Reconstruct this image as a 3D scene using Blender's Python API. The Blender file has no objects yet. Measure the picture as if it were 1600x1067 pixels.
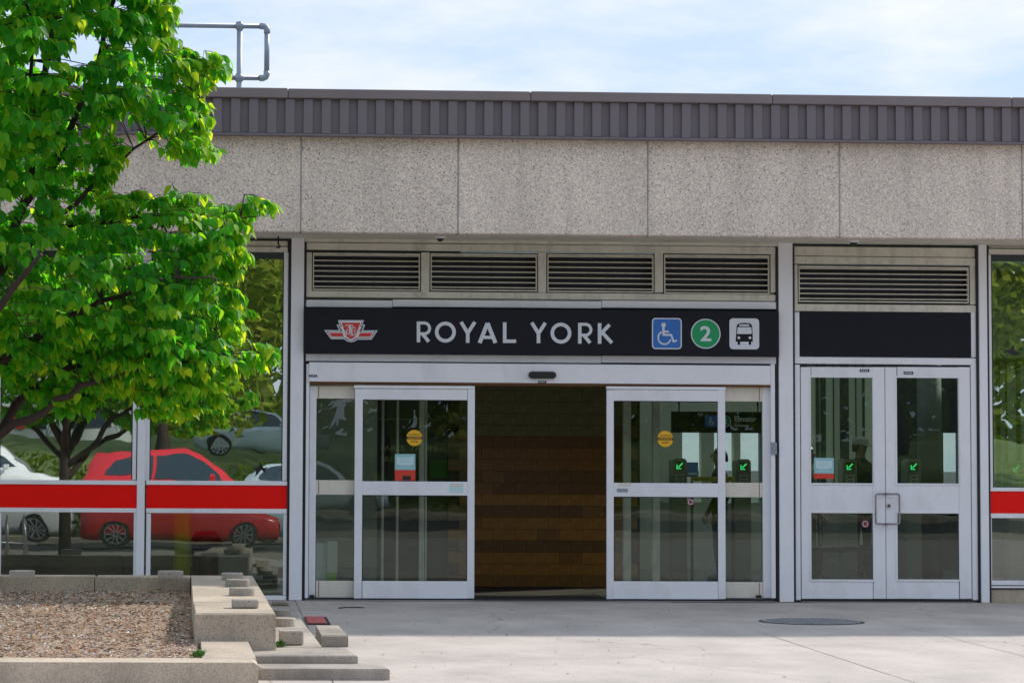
import bpy, math, random
from mathutils import Vector, Matrix
random.seed(7)
R = math.radians
S = bpy.context.scene
C = S.collection

# ------------------------------------------------------------------ camera
F, D = 4200.0, 29.4
YAW, PITCH, ROLL, SX, SY, H = 0.04689992584, 0.0640614116, -0.0060295991, 240.8553572, -86.7268758, 1.54233229
_d = Vector((math.sin(YAW)*math.cos(PITCH), math.cos(YAW)*math.cos(PITCH), math.sin(PITCH)))
_r0 = Vector((math.cos(YAW), -math.sin(YAW), 0)); _u0 = _r0.cross(_d)
_r = _r0*math.cos(ROLL) - _u0*math.sin(ROLL); _u = _u0*math.cos(ROLL) + _r0*math.sin(ROLL)
cd = bpy.data.cameras.new('camera'); cam = bpy.data.objects.new('camera', cd); C.objects.link(cam)
cam.matrix_world = Matrix(((_r.x,_u.x,-_d.x,0),(_r.y,_u.y,-_d.y,-D),(_r.z,_u.z,-_d.z,H),(0,0,0,1)))
cd.sensor_width = 36; cd.lens = F/1600*36; cd.shift_x = SX/1600; cd.shift_y = SY/1600*1.0
cd.clip_start = 0.5; cd.clip_end = 3000
S.camera = cam
S.render.resolution_x = 1024; S.render.resolution_y = 682

# ------------------------------------------------------------------ sky, sun, exposure
SUN_EL, SUN_AZ = R(37), R(52)          # azimuth measured from +Y towards +X
w = bpy.data.worlds.new('World'); S.world = w; w.use_nodes = True
nt = w.node_tree; nt.nodes.clear()
def N(t, kind, **kw):
    n = t.nodes.new(kind)
    for k, v in kw.items(): setattr(n, k, v)
    return n
sky = N(nt, 'ShaderNodeTexSky', sky_type='NISHITA', sun_disc=False, sun_elevation=SUN_EL, sun_rotation=SUN_AZ)
sky.air_density = 1.0; sky.dust_density = 0.6; sky.ozone_density = 2.2
tc = N(nt, 'ShaderNodeTexCoord'); mp = N(nt, 'ShaderNodeMapping'); mp.inputs['Scale'].default_value = (1, 1, 3.4)
no = N(nt, 'ShaderNodeTexNoise'); no.inputs['Scale'].default_value = 9; no.inputs['Detail'].default_value = 7; no.inputs['Roughness'].default_value = .6
cr = N(nt, 'ShaderNodeValToRGB')                 # thin high cloud over a pale blue sky, everywhere alike
cr.color_ramp.elements[0].position = .42; cr.color_ramp.elements[1].position = .76
cr.color_ramp.elements[0].color = (2.3, 2.85, 3.7, 1); cr.color_ramp.elements[1].color = (3.7, 3.7, 3.85, 1)
mx = N(nt, 'ShaderNodeMixRGB'); mx.inputs['Fac'].default_value = .95
bgn = N(nt, 'ShaderNodeBackground'); bgn.inputs['Strength'].default_value = 0.12
out = N(nt, 'ShaderNodeOutputWorld')
L = nt.links.new
L(tc.outputs['Generated'], mp.inputs['Vector']); L(mp.outputs[0], no.inputs['Vector']); L(no.outputs['Fac'], cr.inputs[0])
L(cr.outputs[0], mx.inputs['Color2']); L(sky.outputs[0], mx.inputs['Color1']); L(mx.outputs[0], bgn.inputs['Color']); L(bgn.outputs[0], out.inputs[0])
sl = bpy.data.lights.new('sun', 'SUN'); sun = bpy.data.objects.new('sun', sl); C.objects.link(sun)
sl.energy = 2.0; sl.angle = R(2); sl.color = (1, .94, .86)
sd = Vector((math.sin(SUN_AZ)*math.cos(SUN_EL), math.cos(SUN_AZ)*math.cos(SUN_EL), math.sin(SUN_EL)))
sun.rotation_euler = sd.to_track_quat('Z', 'Y').to_euler(); sun.location = (0, 0, 30)
S.view_settings.view_transform = 'Standard'; S.view_settings.look = 'None'
S.view_settings.exposure = 1.15; S.view_settings.gamma = 1
S.render.engine = 'CYCLES'
S.cycles.max_bounces = 10; S.cycles.transparent_max_bounces = 24; S.cycles.diffuse_bounces = 4; S.cycles.glossy_bounces = 4
S.cycles.sample_clamp_indirect = 6

# ------------------------------------------------------------------ measuring: pixel of the 1600 px photo -> point on a real plane
def ray(px, py): return _d + _r*((px-800+SX)/F) + _u*((533.5+SY-py)/F)
def atY(px, py, Y=0.0):
    v = ray(px, py); t = (Y+D)/v.y; return Vector((v.x*t, Y, H+v.z*t))
def atZ(px, py, z=0.0):
    v = ray(px, py); t = (z-H)/v.z; return Vector((v.x*t, -D+v.y*t, z))
def rect(x0, y0, x1, y1, Y=0.0):
    xm, ym = (x0+x1)/2, (y0+y1)/2
    return atY(x0, ym, Y).x, atY(xm, y1, Y).z, atY(x1, ym, Y).x, atY(xm, y0, Y).z      # X0,Z0,X1,Z1

# ------------------------------------------------------------------ materials
MATS = {}
def mat(name, col=(.5,.5,.5), rough=.6, metal=0, var=.0, vscale=3, bump=0, bscale=40, dirt=0, dirtcol=(.1,.08,.05), emit=None, estr=1, coat=0, spec=.5):
    m = bpy.data.materials.new(name); m.use_nodes = True; t = m.node_tree; b = t.nodes['Principled BSDF']
    b.inputs['Roughness'].default_value = rough; b.inputs['Metallic'].default_value = metal
    b.inputs['Coat Weight'].default_value = coat; b.inputs['Specular IOR Level'].default_value = spec
    b.inputs['Base Color'].default_value = (*col, 1)
    tx = N(t, 'ShaderNodeTexCoord'); last = None
    if var or dirt:
        n = N(t, 'ShaderNodeTexNoise'); n.inputs['Scale'].default_value = vscale; n.inputs['Detail'].default_value = 6; n.inputs['Roughness'].default_value = .65
        t.links.new(tx.outputs['Object'], n.inputs['Vector'])
        r = N(t, 'ShaderNodeMapRange'); r.inputs['From Min'].default_value = .3; r.inputs['From Max'].default_value = .7
        r.inputs['To Min'].default_value = 1-var; r.inputs['To Max'].default_value = 1+var
        t.links.new(n.outputs['Fac'], r.inputs['Value'])
        mu = N(t, 'ShaderNodeVectorMath', operation='SCALE'); mu.inputs[0].default_value = col
        t.links.new(r.outputs[0], mu.inputs['Scale']); last = mu.outputs[0]
    if dirt:
        n2 = N(t, 'ShaderNodeTexNoise'); n2.inputs['Scale'].default_value = vscale*1.7; n2.inputs['Detail'].default_value = 9; n2.inputs['Roughness'].default_value = .72
        m2 = N(t, 'ShaderNodeMapping'); m2.inputs['Location'].default_value = (7, 3, 1); m2.inputs['Scale'].default_value = (1, 1, .45)
        t.links.new(tx.outputs['Object'], m2.inputs['Vector']); t.links.new(m2.outputs[0], n2.inputs['Vector'])
        r2 = N(t, 'ShaderNodeMapRange'); r2.inputs['From Min'].default_value = .5; r2.inputs['From Max'].default_value = .8; r2.inputs['To Max'].default_value = dirt
        t.links.new(n2.outputs['Fac'], r2.inputs['Value'])
        mi = N(t, 'ShaderNodeMixRGB'); mi.inputs['Color2'].default_value = (*dirtcol, 1)
        t.links.new(r2.outputs[0], mi.inputs['Fac']); t.links.new(last, mi.inputs['Color1']); last = mi.outputs[0]
    if last is not None: t.links.new(last, b.inputs['Base Color'])
    if bump:
        n = N(t, 'ShaderNodeTexNoise'); n.inputs['Scale'].default_value = bscale; n.inputs['Detail'].default_value = 4
        t.links.new(tx.outputs['Object'], n.inputs['Vector'])
        bu = N(t, 'ShaderNodeBump'); bu.inputs['Strength'].default_value = 1; bu.inputs['Distance'].default_value = bump
        t.links.new(n.outputs['Fac'], bu.inputs['Height']); t.links.new(bu.outputs[0], b.inputs['Normal'])
    if emit:
        b.inputs['Emission Color'].default_value = (*emit, 1); b.inputs['Emission Strength'].default_value = estr
    MATS[name] = m; return m

WM = mat('painted_metal', (.82,.81,.85), .42, 0, .04, 1.3, .0006, 14, .28, (.22,.19,.14))
WM2 = mat('weathered_shaded_metal', (.66,.62,.53), .5, 0, .10, 2.0, .0006, 14, .75, (.13,.11,.07))  # grime, plus the overhang's shade mixed into a darker base
BEIGE = mat('beige_panel', (.72,.66,.57), .5, 0, .05, 3, 0, 10, .4, (.33,.2,.1))
SEAL = mat('joint_sealant', (.30,.29,.27), .8, 0, .2, 3)
DKTEAL = mat('dark_teal_band', (.03,.045,.045), .5, 0, .2, 4)
DGAP = mat('gasket_shade_black', (.015,.015,.02), .6)
SIGNM = mat('sign_face', (.005,.006,.012), .5, 0, .2, 5, .0003, 30, spec=.25)
LETM = mat('sign_lettering', (.66,.68,.73), .45)
REDM = mat('red_panel', (.90,.005,.003), .4, 0, .05, 2, .0004, 5, spec=.2)
EMR = mat('emblem_red', (.60,.03,.03), .4)
EMD = mat('emblem_line', (.16,.03,.06), .4)
BLU = mat('pictogram_blue', (.02,.15,.50), .4)
GRN = mat('pictogram_green', (.0,.30,.10), .4)
BLK = mat('black_plastic', (.012,.012,.015), .35)
STEEL = mat('steel', (.42,.40,.43), .3, .9)
PULL = mat('handle_steel', (.30,.28,.30), .25, .9)
GALV = mat('galvanised_pipe', (.28,.32,.38), .45, .4, .12, 6)
FASC = mat('fascia_metal', (.165,.138,.155), .48, 0, .10, 1.1, .0008, 6, .25, (.06,.055,.05))
CAPM = mat('cap_metal', (.19,.155,.16), .45, 0, .10, 1.1)
ORG = mat('sticker_yellow', (.80,.42,.01), .4)
YEL = mat('yellow_tape', (.62,.55,.02), .5)
TEAL = mat('notice_paper', (.28,.52,.55), .5)
PALE = mat('notice_light', (.55,.72,.75), .5)
NRED = mat('notice_red', (.65,.04,.02), .5)
WHT = mat('white_paint', (.75,.76,.75), .5, 0, .05, 2)
DKMET = mat('dark_metal', (.03,.03,.033), .4, .5)
GATEM = mat('gate_housing', (.30,.32,.25), .4, .3)
SCREEN = mat('gate_screen', (.0,.03,.01), .2)
GARR = mat('lit_green_arrow', (.0,.1,.03), .4, emit=(.05,1,.25), estr=.42)
RARR = mat('lit_red_arrow', (.1,.0,.0), .4, emit=(1,.05,.08), estr=.7)
FLOORM = mat('terrazzo', (.15,.155,.145), .25, 0, .15, 8)
CEIL = mat('interior_ceiling', (.22,.22,.20), .8, 0, .2, 2)
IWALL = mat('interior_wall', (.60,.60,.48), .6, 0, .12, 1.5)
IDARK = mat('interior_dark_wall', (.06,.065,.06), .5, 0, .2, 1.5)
FINM = mat('pale_fin', (.62,.64,.54), .5, 0, .08, 3)
BRK = [mat('glazed_block_%s' % n, tuple(q*1.35 for q in c), .3, 0, .35, 3, .0006, 9, spec=.25) for n, c in
       (('olive', (.12,.105,.04)), ('brown', (.17,.075,.018)), ('rust', (.25,.105,.018)), ('umber', (.12,.055,.016)))]
MORT = mat('mortar', (.035,.025,.014), .9)
BARK = mat('bark', (.035,.022,.018), .85, 0, .3, 12, .006, 30)
ASPH = mat('asphalt', (.055,.055,.058), .85, 0, .2, 3, .003, 60)
GRASS = mat('lawn', (.10,.15,.035), .9, 0, .35, 1.2, .03, 25)
TYRE = mat('tyre', (.02,.02,.02), .8)
RIM = mat('alloy_rim', (.6,.6,.62), .3, .8)
CARG = mat('car_glass', (.03,.05,.07), .08)
CARR = mat('car_red', (.62,.012,.02), .25, coat=.7)
CARW = mat('car_white', (.80,.80,.80), .25, coat=.7)
CARS = mat('car_silver_blue', (.42,.52,.56), .25, coat=.7)
LAMPM = mat('lamp_lens', (.5,.05,.03), .2)
SKIN = mat('skin', (.30,.17,.11), .5)
JACK = mat('dark_jacket', (.02,.018,.025), .8)
PANT = mat('dark_trousers', (.03,.03,.035), .8)
KHAK = mat('grey_trousers', (.20,.20,.19), .8)
CAPC = mat('pale_cap', (.45,.42,.36), .7)
BOLL = mat('yellow_green_paint', (.50,.52,.02), .5)
LIME = mat('lime_green', (.22,.50,.02), .5)
RUBR = mat('red_rubber_mat', (.55,.13,.13), .8, 0, .2, 12)
RUST = mat('rust_stain', (.20,.09,.03), .8)

def glass(name, refl, tint, wav=.0002, wsc=2.2):
    m = bpy.data.materials.new(name); m.use_nodes = True; t = m.node_tree; t.nodes.clear()
    o = N(t, 'ShaderNodeOutputMaterial'); mi = N(t, 'ShaderNodeMixShader'); tr = N(t, 'ShaderNodeBsdfTransparent'); gl = N(t, 'ShaderNodeBsdfGlossy')
    tr.inputs[0].default_value = (*tint, 1); gl.inputs['Roughness'].default_value = 0.0; gl.inputs[0].default_value = (.95,1,.97,1)
    lw = N(t, 'ShaderNodeLayerWeight'); lw.inputs['Blend'].default_value = .5
    mr = N(t, 'ShaderNodeMapRange'); mr.inputs['To Min'].default_value = refl; mr.inputs['To Max'].default_value = 1
    pw = N(t, 'ShaderNodeMath', operation='POWER'); pw.inputs[1].default_value = 4
    L = t.links.new
    L(lw.outputs['Facing'], pw.inputs[0]); L(pw.outputs[0], mr.inputs['Value']); L(mr.outputs[0], mi.inputs[0])
    tx = N(t, 'ShaderNodeTexCoord'); n = N(t, 'ShaderNodeTexNoise'); n.inputs['Scale'].default_value = wsc; n.inputs['Detail'].default_value = 1.5
    L(tx.outputs['Object'], n.inputs['Vector']); bu = N(t, 'ShaderNodeBump'); bu.inputs['Distance'].default_value = wav; bu.inputs['Strength'].default_value = 1
    L(n.outputs['Fac'], bu.inputs['Height']); L(bu.outputs[0], gl.inputs['Normal'])
    L(tr.outputs[0], mi.inputs[1]); L(gl.outputs[0], mi.inputs[2]); L(mi.outputs[0], o.inputs[0]); return m
GLL = glass('lower_window_glass', .11, (.80,.85,.80), .0008, 1.6)
GLW = glass('window_glass', .44, (.72,.78,.74), .0011, 1.6)
GLD = glass('door_glass', .04, (.80,.85,.82), .0006, 2)

def concrete(name, base, speck=0, spsc=60, stain=.35, bump=.001, rough=.85, pit=True, streak=0, gum=0):
    """exposed aggregate / cast concrete: stones or grain, blotches and streaks"""
    m = bpy.data.materials.new(name); m.use_nodes = True; t = m.node_tree; b = t.nodes['Principled BSDF']; L = t.links.new
    b.inputs['Roughness'].default_value = rough
    g = N(t, 'ShaderNodeNewGeometry')
    v = N(t, 'ShaderNodeTexVoronoi'); v.inputs['Scale'].default_value = spsc; L(g.outputs['Position'], v.inputs['Vector'])
    r1 = N(t, 'ShaderNodeValToRGB'); e = r1.color_ramp.elements
    e[0].position = 0; e[0].color = tuple(c*(1-speck*1.0) for c in base)+(1,)
    e[1].position = 1; e[1].color = tuple(min(1, c*(1+speck)) for c in base)+(1,)
    e2 = e.new(.5); e2.color = (*base, 1); e3 = e.new(.8); e3.color = (base[0]*(1+speck*.5), base[1]*(1+speck*.3), base[2]*(1+speck*.15), 1)
    sep = N(t, 'ShaderNodeSeparateColor'); L(v.outputs['Color'], sep.inputs[0]); L(sep.outputs[0], r1.inputs[0])
    col = r1.outputs[0]
    n = N(t, 'ShaderNodeTexNoise'); n.inputs['Scale'].default_value = .9; n.inputs['Detail'].default_value = 8; n.inputs['Roughness'].default_value = .62
    mp = N(t, 'ShaderNodeMapping'); mp.inputs['Scale'].default_value = (1.6, 1, .8); L(g.outputs['Position'], mp.inputs['Vector']); L(mp.outputs[0], n.inputs['Vector'])
    mr = N(t, 'ShaderNodeMapRange'); mr.inputs['From Min'].default_value = .32; mr.inputs['From Max'].default_value = .68
    mr.inputs['To Min'].default_value = 1-stain; mr.inputs['To Max'].default_value = 1+stain*.35; L(n.outputs['Fac'], mr.inputs['Value'])
    ml = N(t, 'ShaderNodeVectorMath', operation='SCALE'); L(col, ml.inputs[0]); L(mr.outputs[0], ml.inputs['Scale']); col = ml.outputs[0]
    if streak:      # rain streaks, and a tone of its own for every panel
        n3 = N(t, 'ShaderNodeTexNoise'); n3.inputs['Scale'].default_value = 1; n3.inputs['Detail'].default_value = 6; n3.inputs['Roughness'].default_value = .7
        m3 = N(t, 'ShaderNodeMapping'); m3.inputs['Scale'].default_value = (7, 1, .35); L(g.outputs['Position'], m3.inputs['Vector']); L(m3.outputs[0], n3.inputs['Vector'])
        r3 = N(t, 'ShaderNodeMapRange'); r3.inputs['From Min'].default_value = .5; r3.inputs['From Max'].default_value = .78; r3.inputs['To Min'].default_value = 1; r3.inputs['To Max'].default_value = 1-streak*1.6
        L(n3.outputs['Fac'], r3.inputs['Value'])
        oi = N(t, 'ShaderNodeObjectInfo'); r4 = N(t, 'ShaderNodeMapRange'); r4.inputs['To Min'].default_value = .93; r4.inputs['To Max'].default_value = 1.05; L(oi.outputs['Random'], r4.inputs['Value'])
        mm3 = N(t, 'ShaderNodeMath', operation='MULTIPLY'); L(r3.outputs[0], mm3.inputs[0]); L(r4.outputs[0], mm3.inputs[1])
        s3 = N(t, 'ShaderNodeVectorMath', operation='SCALE'); L(col, s3.inputs[0]); L(mm3.outputs[0], s3.inputs['Scale']); col = s3.outputs[0]
    if pit:
        v2 = N(t, 'ShaderNodeTexVoronoi'); v2.inputs['Scale'].default_value = spsc*.34; L(g.outputs['Position'], v2.inputs['Vector'])
        mm = N(t, 'ShaderNodeMapRange'); mm.inputs['From Min'].default_value = .17; mm.inputs['From Max'].default_value = .26; mm.inputs['To Min'].default_value = 1; mm.inputs['To Max'].default_value = 0
        L(v2.outputs['Distance'], mm.inputs['Value'])
        s2 = N(t, 'ShaderNodeSeparateColor'); L(v2.outputs['Color'], s2.inputs[0])
        gt = N(t, 'ShaderNodeMath', operation='GREATER_THAN'); gt.inputs[1].default_value = .72; L(s2.outputs[1], gt.inputs[0])
        mu = N(t, 'ShaderNodeMath', operation='MULTIPLY'); L(mm.outputs[0], mu.inputs[0]); L(gt.outputs[0], mu.inputs[1])
        mu2 = N(t, 'ShaderNodeMath', operation='MULTIPLY'); mu2.inputs[1].default_value = .75; L(mu.outputs[0], mu2.inputs[0])
        mi = N(t, 'ShaderNodeMixRGB'); mi.inputs['Color2'].default_value = (.05,.04,.035,1); L(mu2.outputs[0], mi.inputs[0]); L(col, mi.inputs[1]); col = mi.outputs[0]
    if gum:         # trodden gum, and hair cracks
        v5 = N(t, 'ShaderNodeTexVoronoi'); v5.inputs['Scale'].default_value = 2.4; L(g.outputs['Position'], v5.inputs['Vector'])
        r5 = N(t, 'ShaderNodeMapRange'); r5.inputs['From Min'].default_value = .035; r5.inputs['From Max'].default_value = .055; r5.inputs['To Min'].default_value = .4; r5.inputs['To Max'].default_value = 0
        L(v5.outputs['Distance'], r5.inputs['Value']); s5 = N(t, 'ShaderNodeSeparateColor'); L(v5.outputs['Color'], s5.inputs[0])
        g5 = N(t, 'ShaderNodeMath', operation='GREATER_THAN'); g5.inputs[1].default_value = .45; L(s5.outputs[0], g5.inputs[0])
        k5 = N(t, 'ShaderNodeMath', operation='MULTIPLY'); L(r5.outputs[0], k5.inputs[0]); L(g5.outputs[0], k5.inputs[1])
        i5 = N(t, 'ShaderNodeMixRGB'); i5.inputs['Color2'].default_value = (.09,.08,.07,1); L(k5.outputs[0], i5.inputs[0]); L(col, i5.inputs[1]); col = i5.outputs[0]
        n6 = N(t, 'ShaderNodeTexNoise'); n6.inputs['Scale'].default_value = 1.3; n6.inputs['Detail'].default_value = 5; L(g.outputs['Position'], n6.inputs['Vector'])
        a6 = N(t, 'ShaderNodeMixRGB', blend_type='LINEAR_LIGHT'); a6.inputs[0].default_value = .35; L(g.outputs['Position'], a6.inputs[1]); L(n6.outputs['Color'], a6.inputs[2])
        v6 = N(t, 'ShaderNodeTexVoronoi', feature='DISTANCE_TO_EDGE'); v6.inputs['Scale'].default_value = .22; L(a6.outputs[0], v6.inputs['Vector'])
        r6 = N(t, 'ShaderNodeMapRange'); r6.inputs['From Min'].default_value = .0008; r6.inputs['From Max'].default_value = .0022; r6.inputs['To Min'].default_value = .55; r6.inputs['To Max'].default_value = 0; L(v6.outputs['Distance'], r6.inputs['Value'])
        i6 = N(t, 'ShaderNodeMixRGB'); i6.inputs['Color2'].default_value = (.07,.06,.05,1); L(r6.outputs[0], i6.inputs[0]); L(col, i6.inputs[1]); col = i6.outputs[0]
    L(col, b.inputs['Base Color'])
    bu = N(t, 'ShaderNodeBump'); bu.inputs['Distance'].default_value = bump; bu.inputs['Strength'].default_value = 1
    L(v.outputs['Distance'], bu.inputs['Height']); L(bu.outputs[0], b.inputs['Normal'])
    MATS[name] = m; return m
AGG = concrete('exposed_aggregate', (.70,.605,.53), .31, 84, .14, .0014, streak=.11)
PLC = concrete('planter_concrete', (.52,.43,.335), .22, 130, .40, .0012)
PAVE = concrete('pavement_concrete', (.50,.445,.405), .12, 160, .22, .0006, pit=False, gum=1)
STEPC = concrete('step_concrete', (.42,.37,.32), .15, 120, .5, .0012)
KERBC = concrete('sidewalk_concrete', (.34,.30,.24), .12, 120, .2, .0006, pit=False)

FROST = bpy.data.materials.new('frosted_glass'); FROST.use_nodes = True; t_ = FROST.node_tree; t_.nodes.clear()
o_ = N(t_, 'ShaderNodeOutputMaterial'); a_ = N(t_, 'ShaderNodeBsdfTranslucent'); a_.inputs[0].default_value = (.74,.80,.66,1); d_ = N(t_, 'ShaderNodeBsdfDiffuse'); d_.inputs[0].default_value = (.7,.74,.64,1)
m_ = N(t_, 'ShaderNodeMixShader'); m_.inputs[0].default_value = .15; t_.links.new(a_.outputs[0], m_.inputs[1]); t_.links.new(d_.outputs[0], m_.inputs[2]); t_.links.new(m_.outputs[0], o_.inputs[0])
def leafmat(nm='leaf', far=False):
    m = bpy.data.materials.new(nm); m.use_nodes = True; t = m.node_tree; t.nodes.clear(); L = t.links.new
    o = N(t, 'ShaderNodeOutputMaterial'); at = N(t, 'ShaderNodeAttribute'); at.attribute_name = 'tone'
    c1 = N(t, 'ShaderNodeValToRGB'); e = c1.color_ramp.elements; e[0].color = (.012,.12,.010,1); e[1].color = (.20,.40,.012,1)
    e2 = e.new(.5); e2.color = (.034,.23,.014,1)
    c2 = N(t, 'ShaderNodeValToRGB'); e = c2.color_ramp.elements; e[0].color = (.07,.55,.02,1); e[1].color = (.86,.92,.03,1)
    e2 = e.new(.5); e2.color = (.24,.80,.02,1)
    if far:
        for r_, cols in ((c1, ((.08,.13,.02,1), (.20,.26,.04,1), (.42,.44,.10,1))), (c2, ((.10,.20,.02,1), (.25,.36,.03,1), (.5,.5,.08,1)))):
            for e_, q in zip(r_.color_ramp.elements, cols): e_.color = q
    L(at.outputs['Fac'], c1.inputs[0]); L(at.outputs['Fac'], c2.inputs[0])
    p = N(t, 'ShaderNodeBsdfPrincipled'); p.inputs['Roughness'].default_value = .55; p.inputs['Specular IOR Level'].default_value = .3
    L(c1.outputs[0], p.inputs['Base Color'])
    tr = N(t, 'ShaderNodeBsdfTranslucent'); L(c2.outputs[0], tr.inputs[0])
    mi = N(t, 'ShaderNodeMixShader'); mi.inputs[0].default_value = .58
    L(p.outputs[0], mi.inputs[1]); L(tr.outputs[0], mi.inputs[2]); L(mi.outputs[0], o.inputs[0]); return m
LEAF = leafmat(); LEAF2 = leafmat('street_foliage', True)

# ------------------------------------------------------------------ mesh builder
class MB:
    def __init__(s): s.v = []; s.f = []; s.m = []; s.mats = []
    def mi(s, m):
        if m not in s.mats: s.mats.append(m)
        return s.mats.index(m)
    def add(s, vs, fs, m):
        o = len(s.v); k = s.mi(m); s.v += [tuple(v) for v in vs]
        for f in fs: s.f.append(tuple(i+o for i in f)); s.m.append(k)
        return s
    def box(s, x0, x1, y0, y1, z0, z1, m, c=0):
        if c and min(abs(x1-x0), abs(y1-y0), abs(z1-z0)) > 2.2*c:      # chamfered box
            vs = []; 
            for i, (xa, xb) in enumerate(((x0, x0+c), (x1, x1-c))):
                for j, (ya, yb) in enumerate(((y0, y0+c), (y1, y1-c))):
                    for k, (za, zb) in enumerate(((z0, z0+c), (z1, z1-c))):
                        vs += [(xa, yb, zb), (xb, ya, zb), (xb, yb, za)]
            I = lambda i, j, k, a: (i*4+j*2+k)*3+a
            fs = []
            for a in range(2):
                q = [I(a,0,0,0), I(a,1,0,0), I(a,1,1,0), I(a,0,1,0)]; fs.append(q[::-1] if a == 0 else q)
                q = [I(0,a,0,1), I(1,a,0,1), I(1,a,1,1), I(0,a,1,1)]; fs.append(q if a == 0 else q[::-1])
                q = [I(0,0,a,2), I(1,0,a,2), I(1,1,a,2), I(0,1,a,2)]; fs.append(q[::-1] if a == 0 else q)
            for a in range(2):
                for b in range(2):
                    fs.append([I(0,a,b,1), I(1,a,b,1), I(1,a,b,2), I(0,a,b,2)])
                    fs.append([I(a,0,b,0), I(a,1,b,0), I(a,1,b,2), I(a,0,b,2)])
                    fs.append([I(a,b,0,0), I(a,b,1,0), I(a,b,1,1), I(a,b,0,1)])
                    for k in range(2): fs.append([I(a,b,k,0), I(a,b,k,1), I(a,b,k,2)])
            return s.add(vs, fs, m)
        vs = [(x,y,z) for x in (x0,x1) for y in (y0,y1) for z in (z0,z1)]
        return s.add(vs, [(0,1,3,2),(4,6,7,5),(0,4,5,1),(2,3,7,6),(0,2,6,4),(1,5,7,3)], m)
    def pbox(s, x0, y0, x1, y1, Y, dep, m, c=0):     # a box measured in photo pixels on the plane Y
        a = rect(x0, y0, x1, y1, Y); return s.box(a[0], a[2], Y, Y+dep, a[1], a[3], m, c)
    def prism(s, pts, y0, y1, m):                    # polygon in XZ, extruded in Y
        n = len(pts); A = sum(pts[i][0]*pts[(i+1)%n][1]-pts[(i+1)%n][0]*pts[i][1] for i in range(n))
        if A < 0: pts = pts[::-1]
        from mathutils.geometry import tessellate_polygon
        tri = tessellate_polygon([[Vector((p[0], p[1], 0)) for p in pts]])
        vs = [(p[0], y0, p[1]) for p in pts]+[(p[0], y1, p[1]) for p in pts]
        fs = [tuple(t) for t in tri]+[tuple(i+n for i in t[::-1]) for t in tri]+[(i, (i+1)%n, (i+1)%n+n, i+n) for i in range(n)]
        return s.add(vs, fs, m)
    def disc(s, cx, cz, r, y0, y1, m, n=28, rx=None):
        return s.prism([(cx+(rx or r)*math.cos(2*math.pi*i/n), cz+r*math.sin(2*math.pi*i/n)) for i in range(n)], y0, y1, m)
    def arc(s, cx, cz, r, wd, a0, a1, y0, y1, m, n=24):
        for i in range(n):
            A, B = R(a0+(a1-a0)*i/n), R(a0+(a1-a0)*(i+1)/n)
            s.prism([(cx+q*math.cos(t), cz+q*math.sin(t)) for q, t in ((r-wd/2, A), (r+wd/2, A), (r+wd/2, B), (r-wd/2, B))], y0, y1, m)
        return s
    def cylz(s, x, y, z0, z1, r0, r1, m, n=20, bev=0):
        rings = [(z0, r0)]
        if bev: rings += [(z1-bev, r1), (z1-bev*.3, r1-bev*.3), (z1, r1-bev)]
        else: rings += [(z1, r1)]
        vs = [(x+r*math.cos(2*math.pi*i/n), y+r*math.sin(2*math.pi*i/n), z) for z, r in rings for i in range(n)]
        fs = [(k*n+i, k*n+(i+1)%n, (k+1)*n+(i+1)%n, (k+1)*n+i) for k in range(len(rings)-1) for i in range(n)]
        fs += [tuple(range(n))[::-1], tuple(range((len(rings)-1)*n, len(rings)*n))]
        return s.add(vs, fs, m)
    def tube(s, pts, rad, m, n=8, cap=True):
        pts = [Vector(p) for p in pts]; rads = rad if isinstance(rad, (list, tuple)) else [rad]*len(pts)
        vs = []; up = None
        for i, p in enumerate(pts):
            a = pts[max(0, i-1)]; b = pts[min(len(pts)-1, i+1)]; d = (b-a).normalized()
            if up is None: up = d.orthogonal().normalized()
            up = (up-d*up.dot(d)).normalized(); sd_ = d.cross(up)
            for k in range(n):
                t = 2*math.pi*k/n; vs.append(p+up*(rads[i]*math.cos(t))+sd_*(rads[i]*math.sin(t)))
        fs = [(i*n+k, i*n+(k+1)%n, (i+1)*n+(k+1)%n, (i+1)*n+k) for i in range(len(pts)-1) for k in range(n)]
        if cap: fs += [tuple(range(n))[::-1], tuple(range((len(pts)-1)*n, len(pts)*n))]
        return s.add(vs, fs, m)
    def stroke(s, a, b, wd, y0, y1, m):
        a, b = Vector(a), Vector(b); d = (b-a).normalized(); p = Vector((-d.y, d.x))*wd/2
        return s.prism([tuple(a+p), tuple(b+p), tuple(b-p), tuple(a-p)], y0, y1, m)
    def text(s, body, x0, z0, x1, z1, Y, m, bold=0, th=.001):   # fitted to a rectangle on plane Y
        cu = bpy.data.curves.new('t', 'FONT'); cu.body = body; cu.extrude = 0; cu.offset = bold; cu.resolution_u = 3
        o = bpy.data.objects.new('t', cu); me = bpy.data.meshes.new_from_object(o)
        vs = [v.co.copy() for v in me.vertices]; fs = [tuple(p.vertices) for p in me.polygons]
        bpy.data.objects.remove(o); bpy.data.curves.remove(cu); bpy.data.meshes.remove(me)
        if not vs: return s
        ax, bx_ = min(v.x for v in vs), max(v.x for v in vs); ay, by = min(v.y for v in vs), max(v.y for v in vs)
        s.add([(x0+(v.x-ax)/(bx_-ax)*(x1-x0), Y, z0+(v.y-ay)/(by-ay)*(z1-z0)) for v in vs], fs, m); return s
    def mesh(s, name, smooth=False, org=(0,0,0)):
        me = bpy.data.meshes.new(name); o = Vector(org)
        me.from_pydata([Vector(v)-o for v in s.v], [], s.f)
        for m in s.mats: me.materials.append(m)
        me.polygons.foreach_set('material_index', s.m)
        if smooth: me.polygons.foreach_set('use_smooth', [True]*len(me.polygons))
        me.update(); return me
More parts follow.
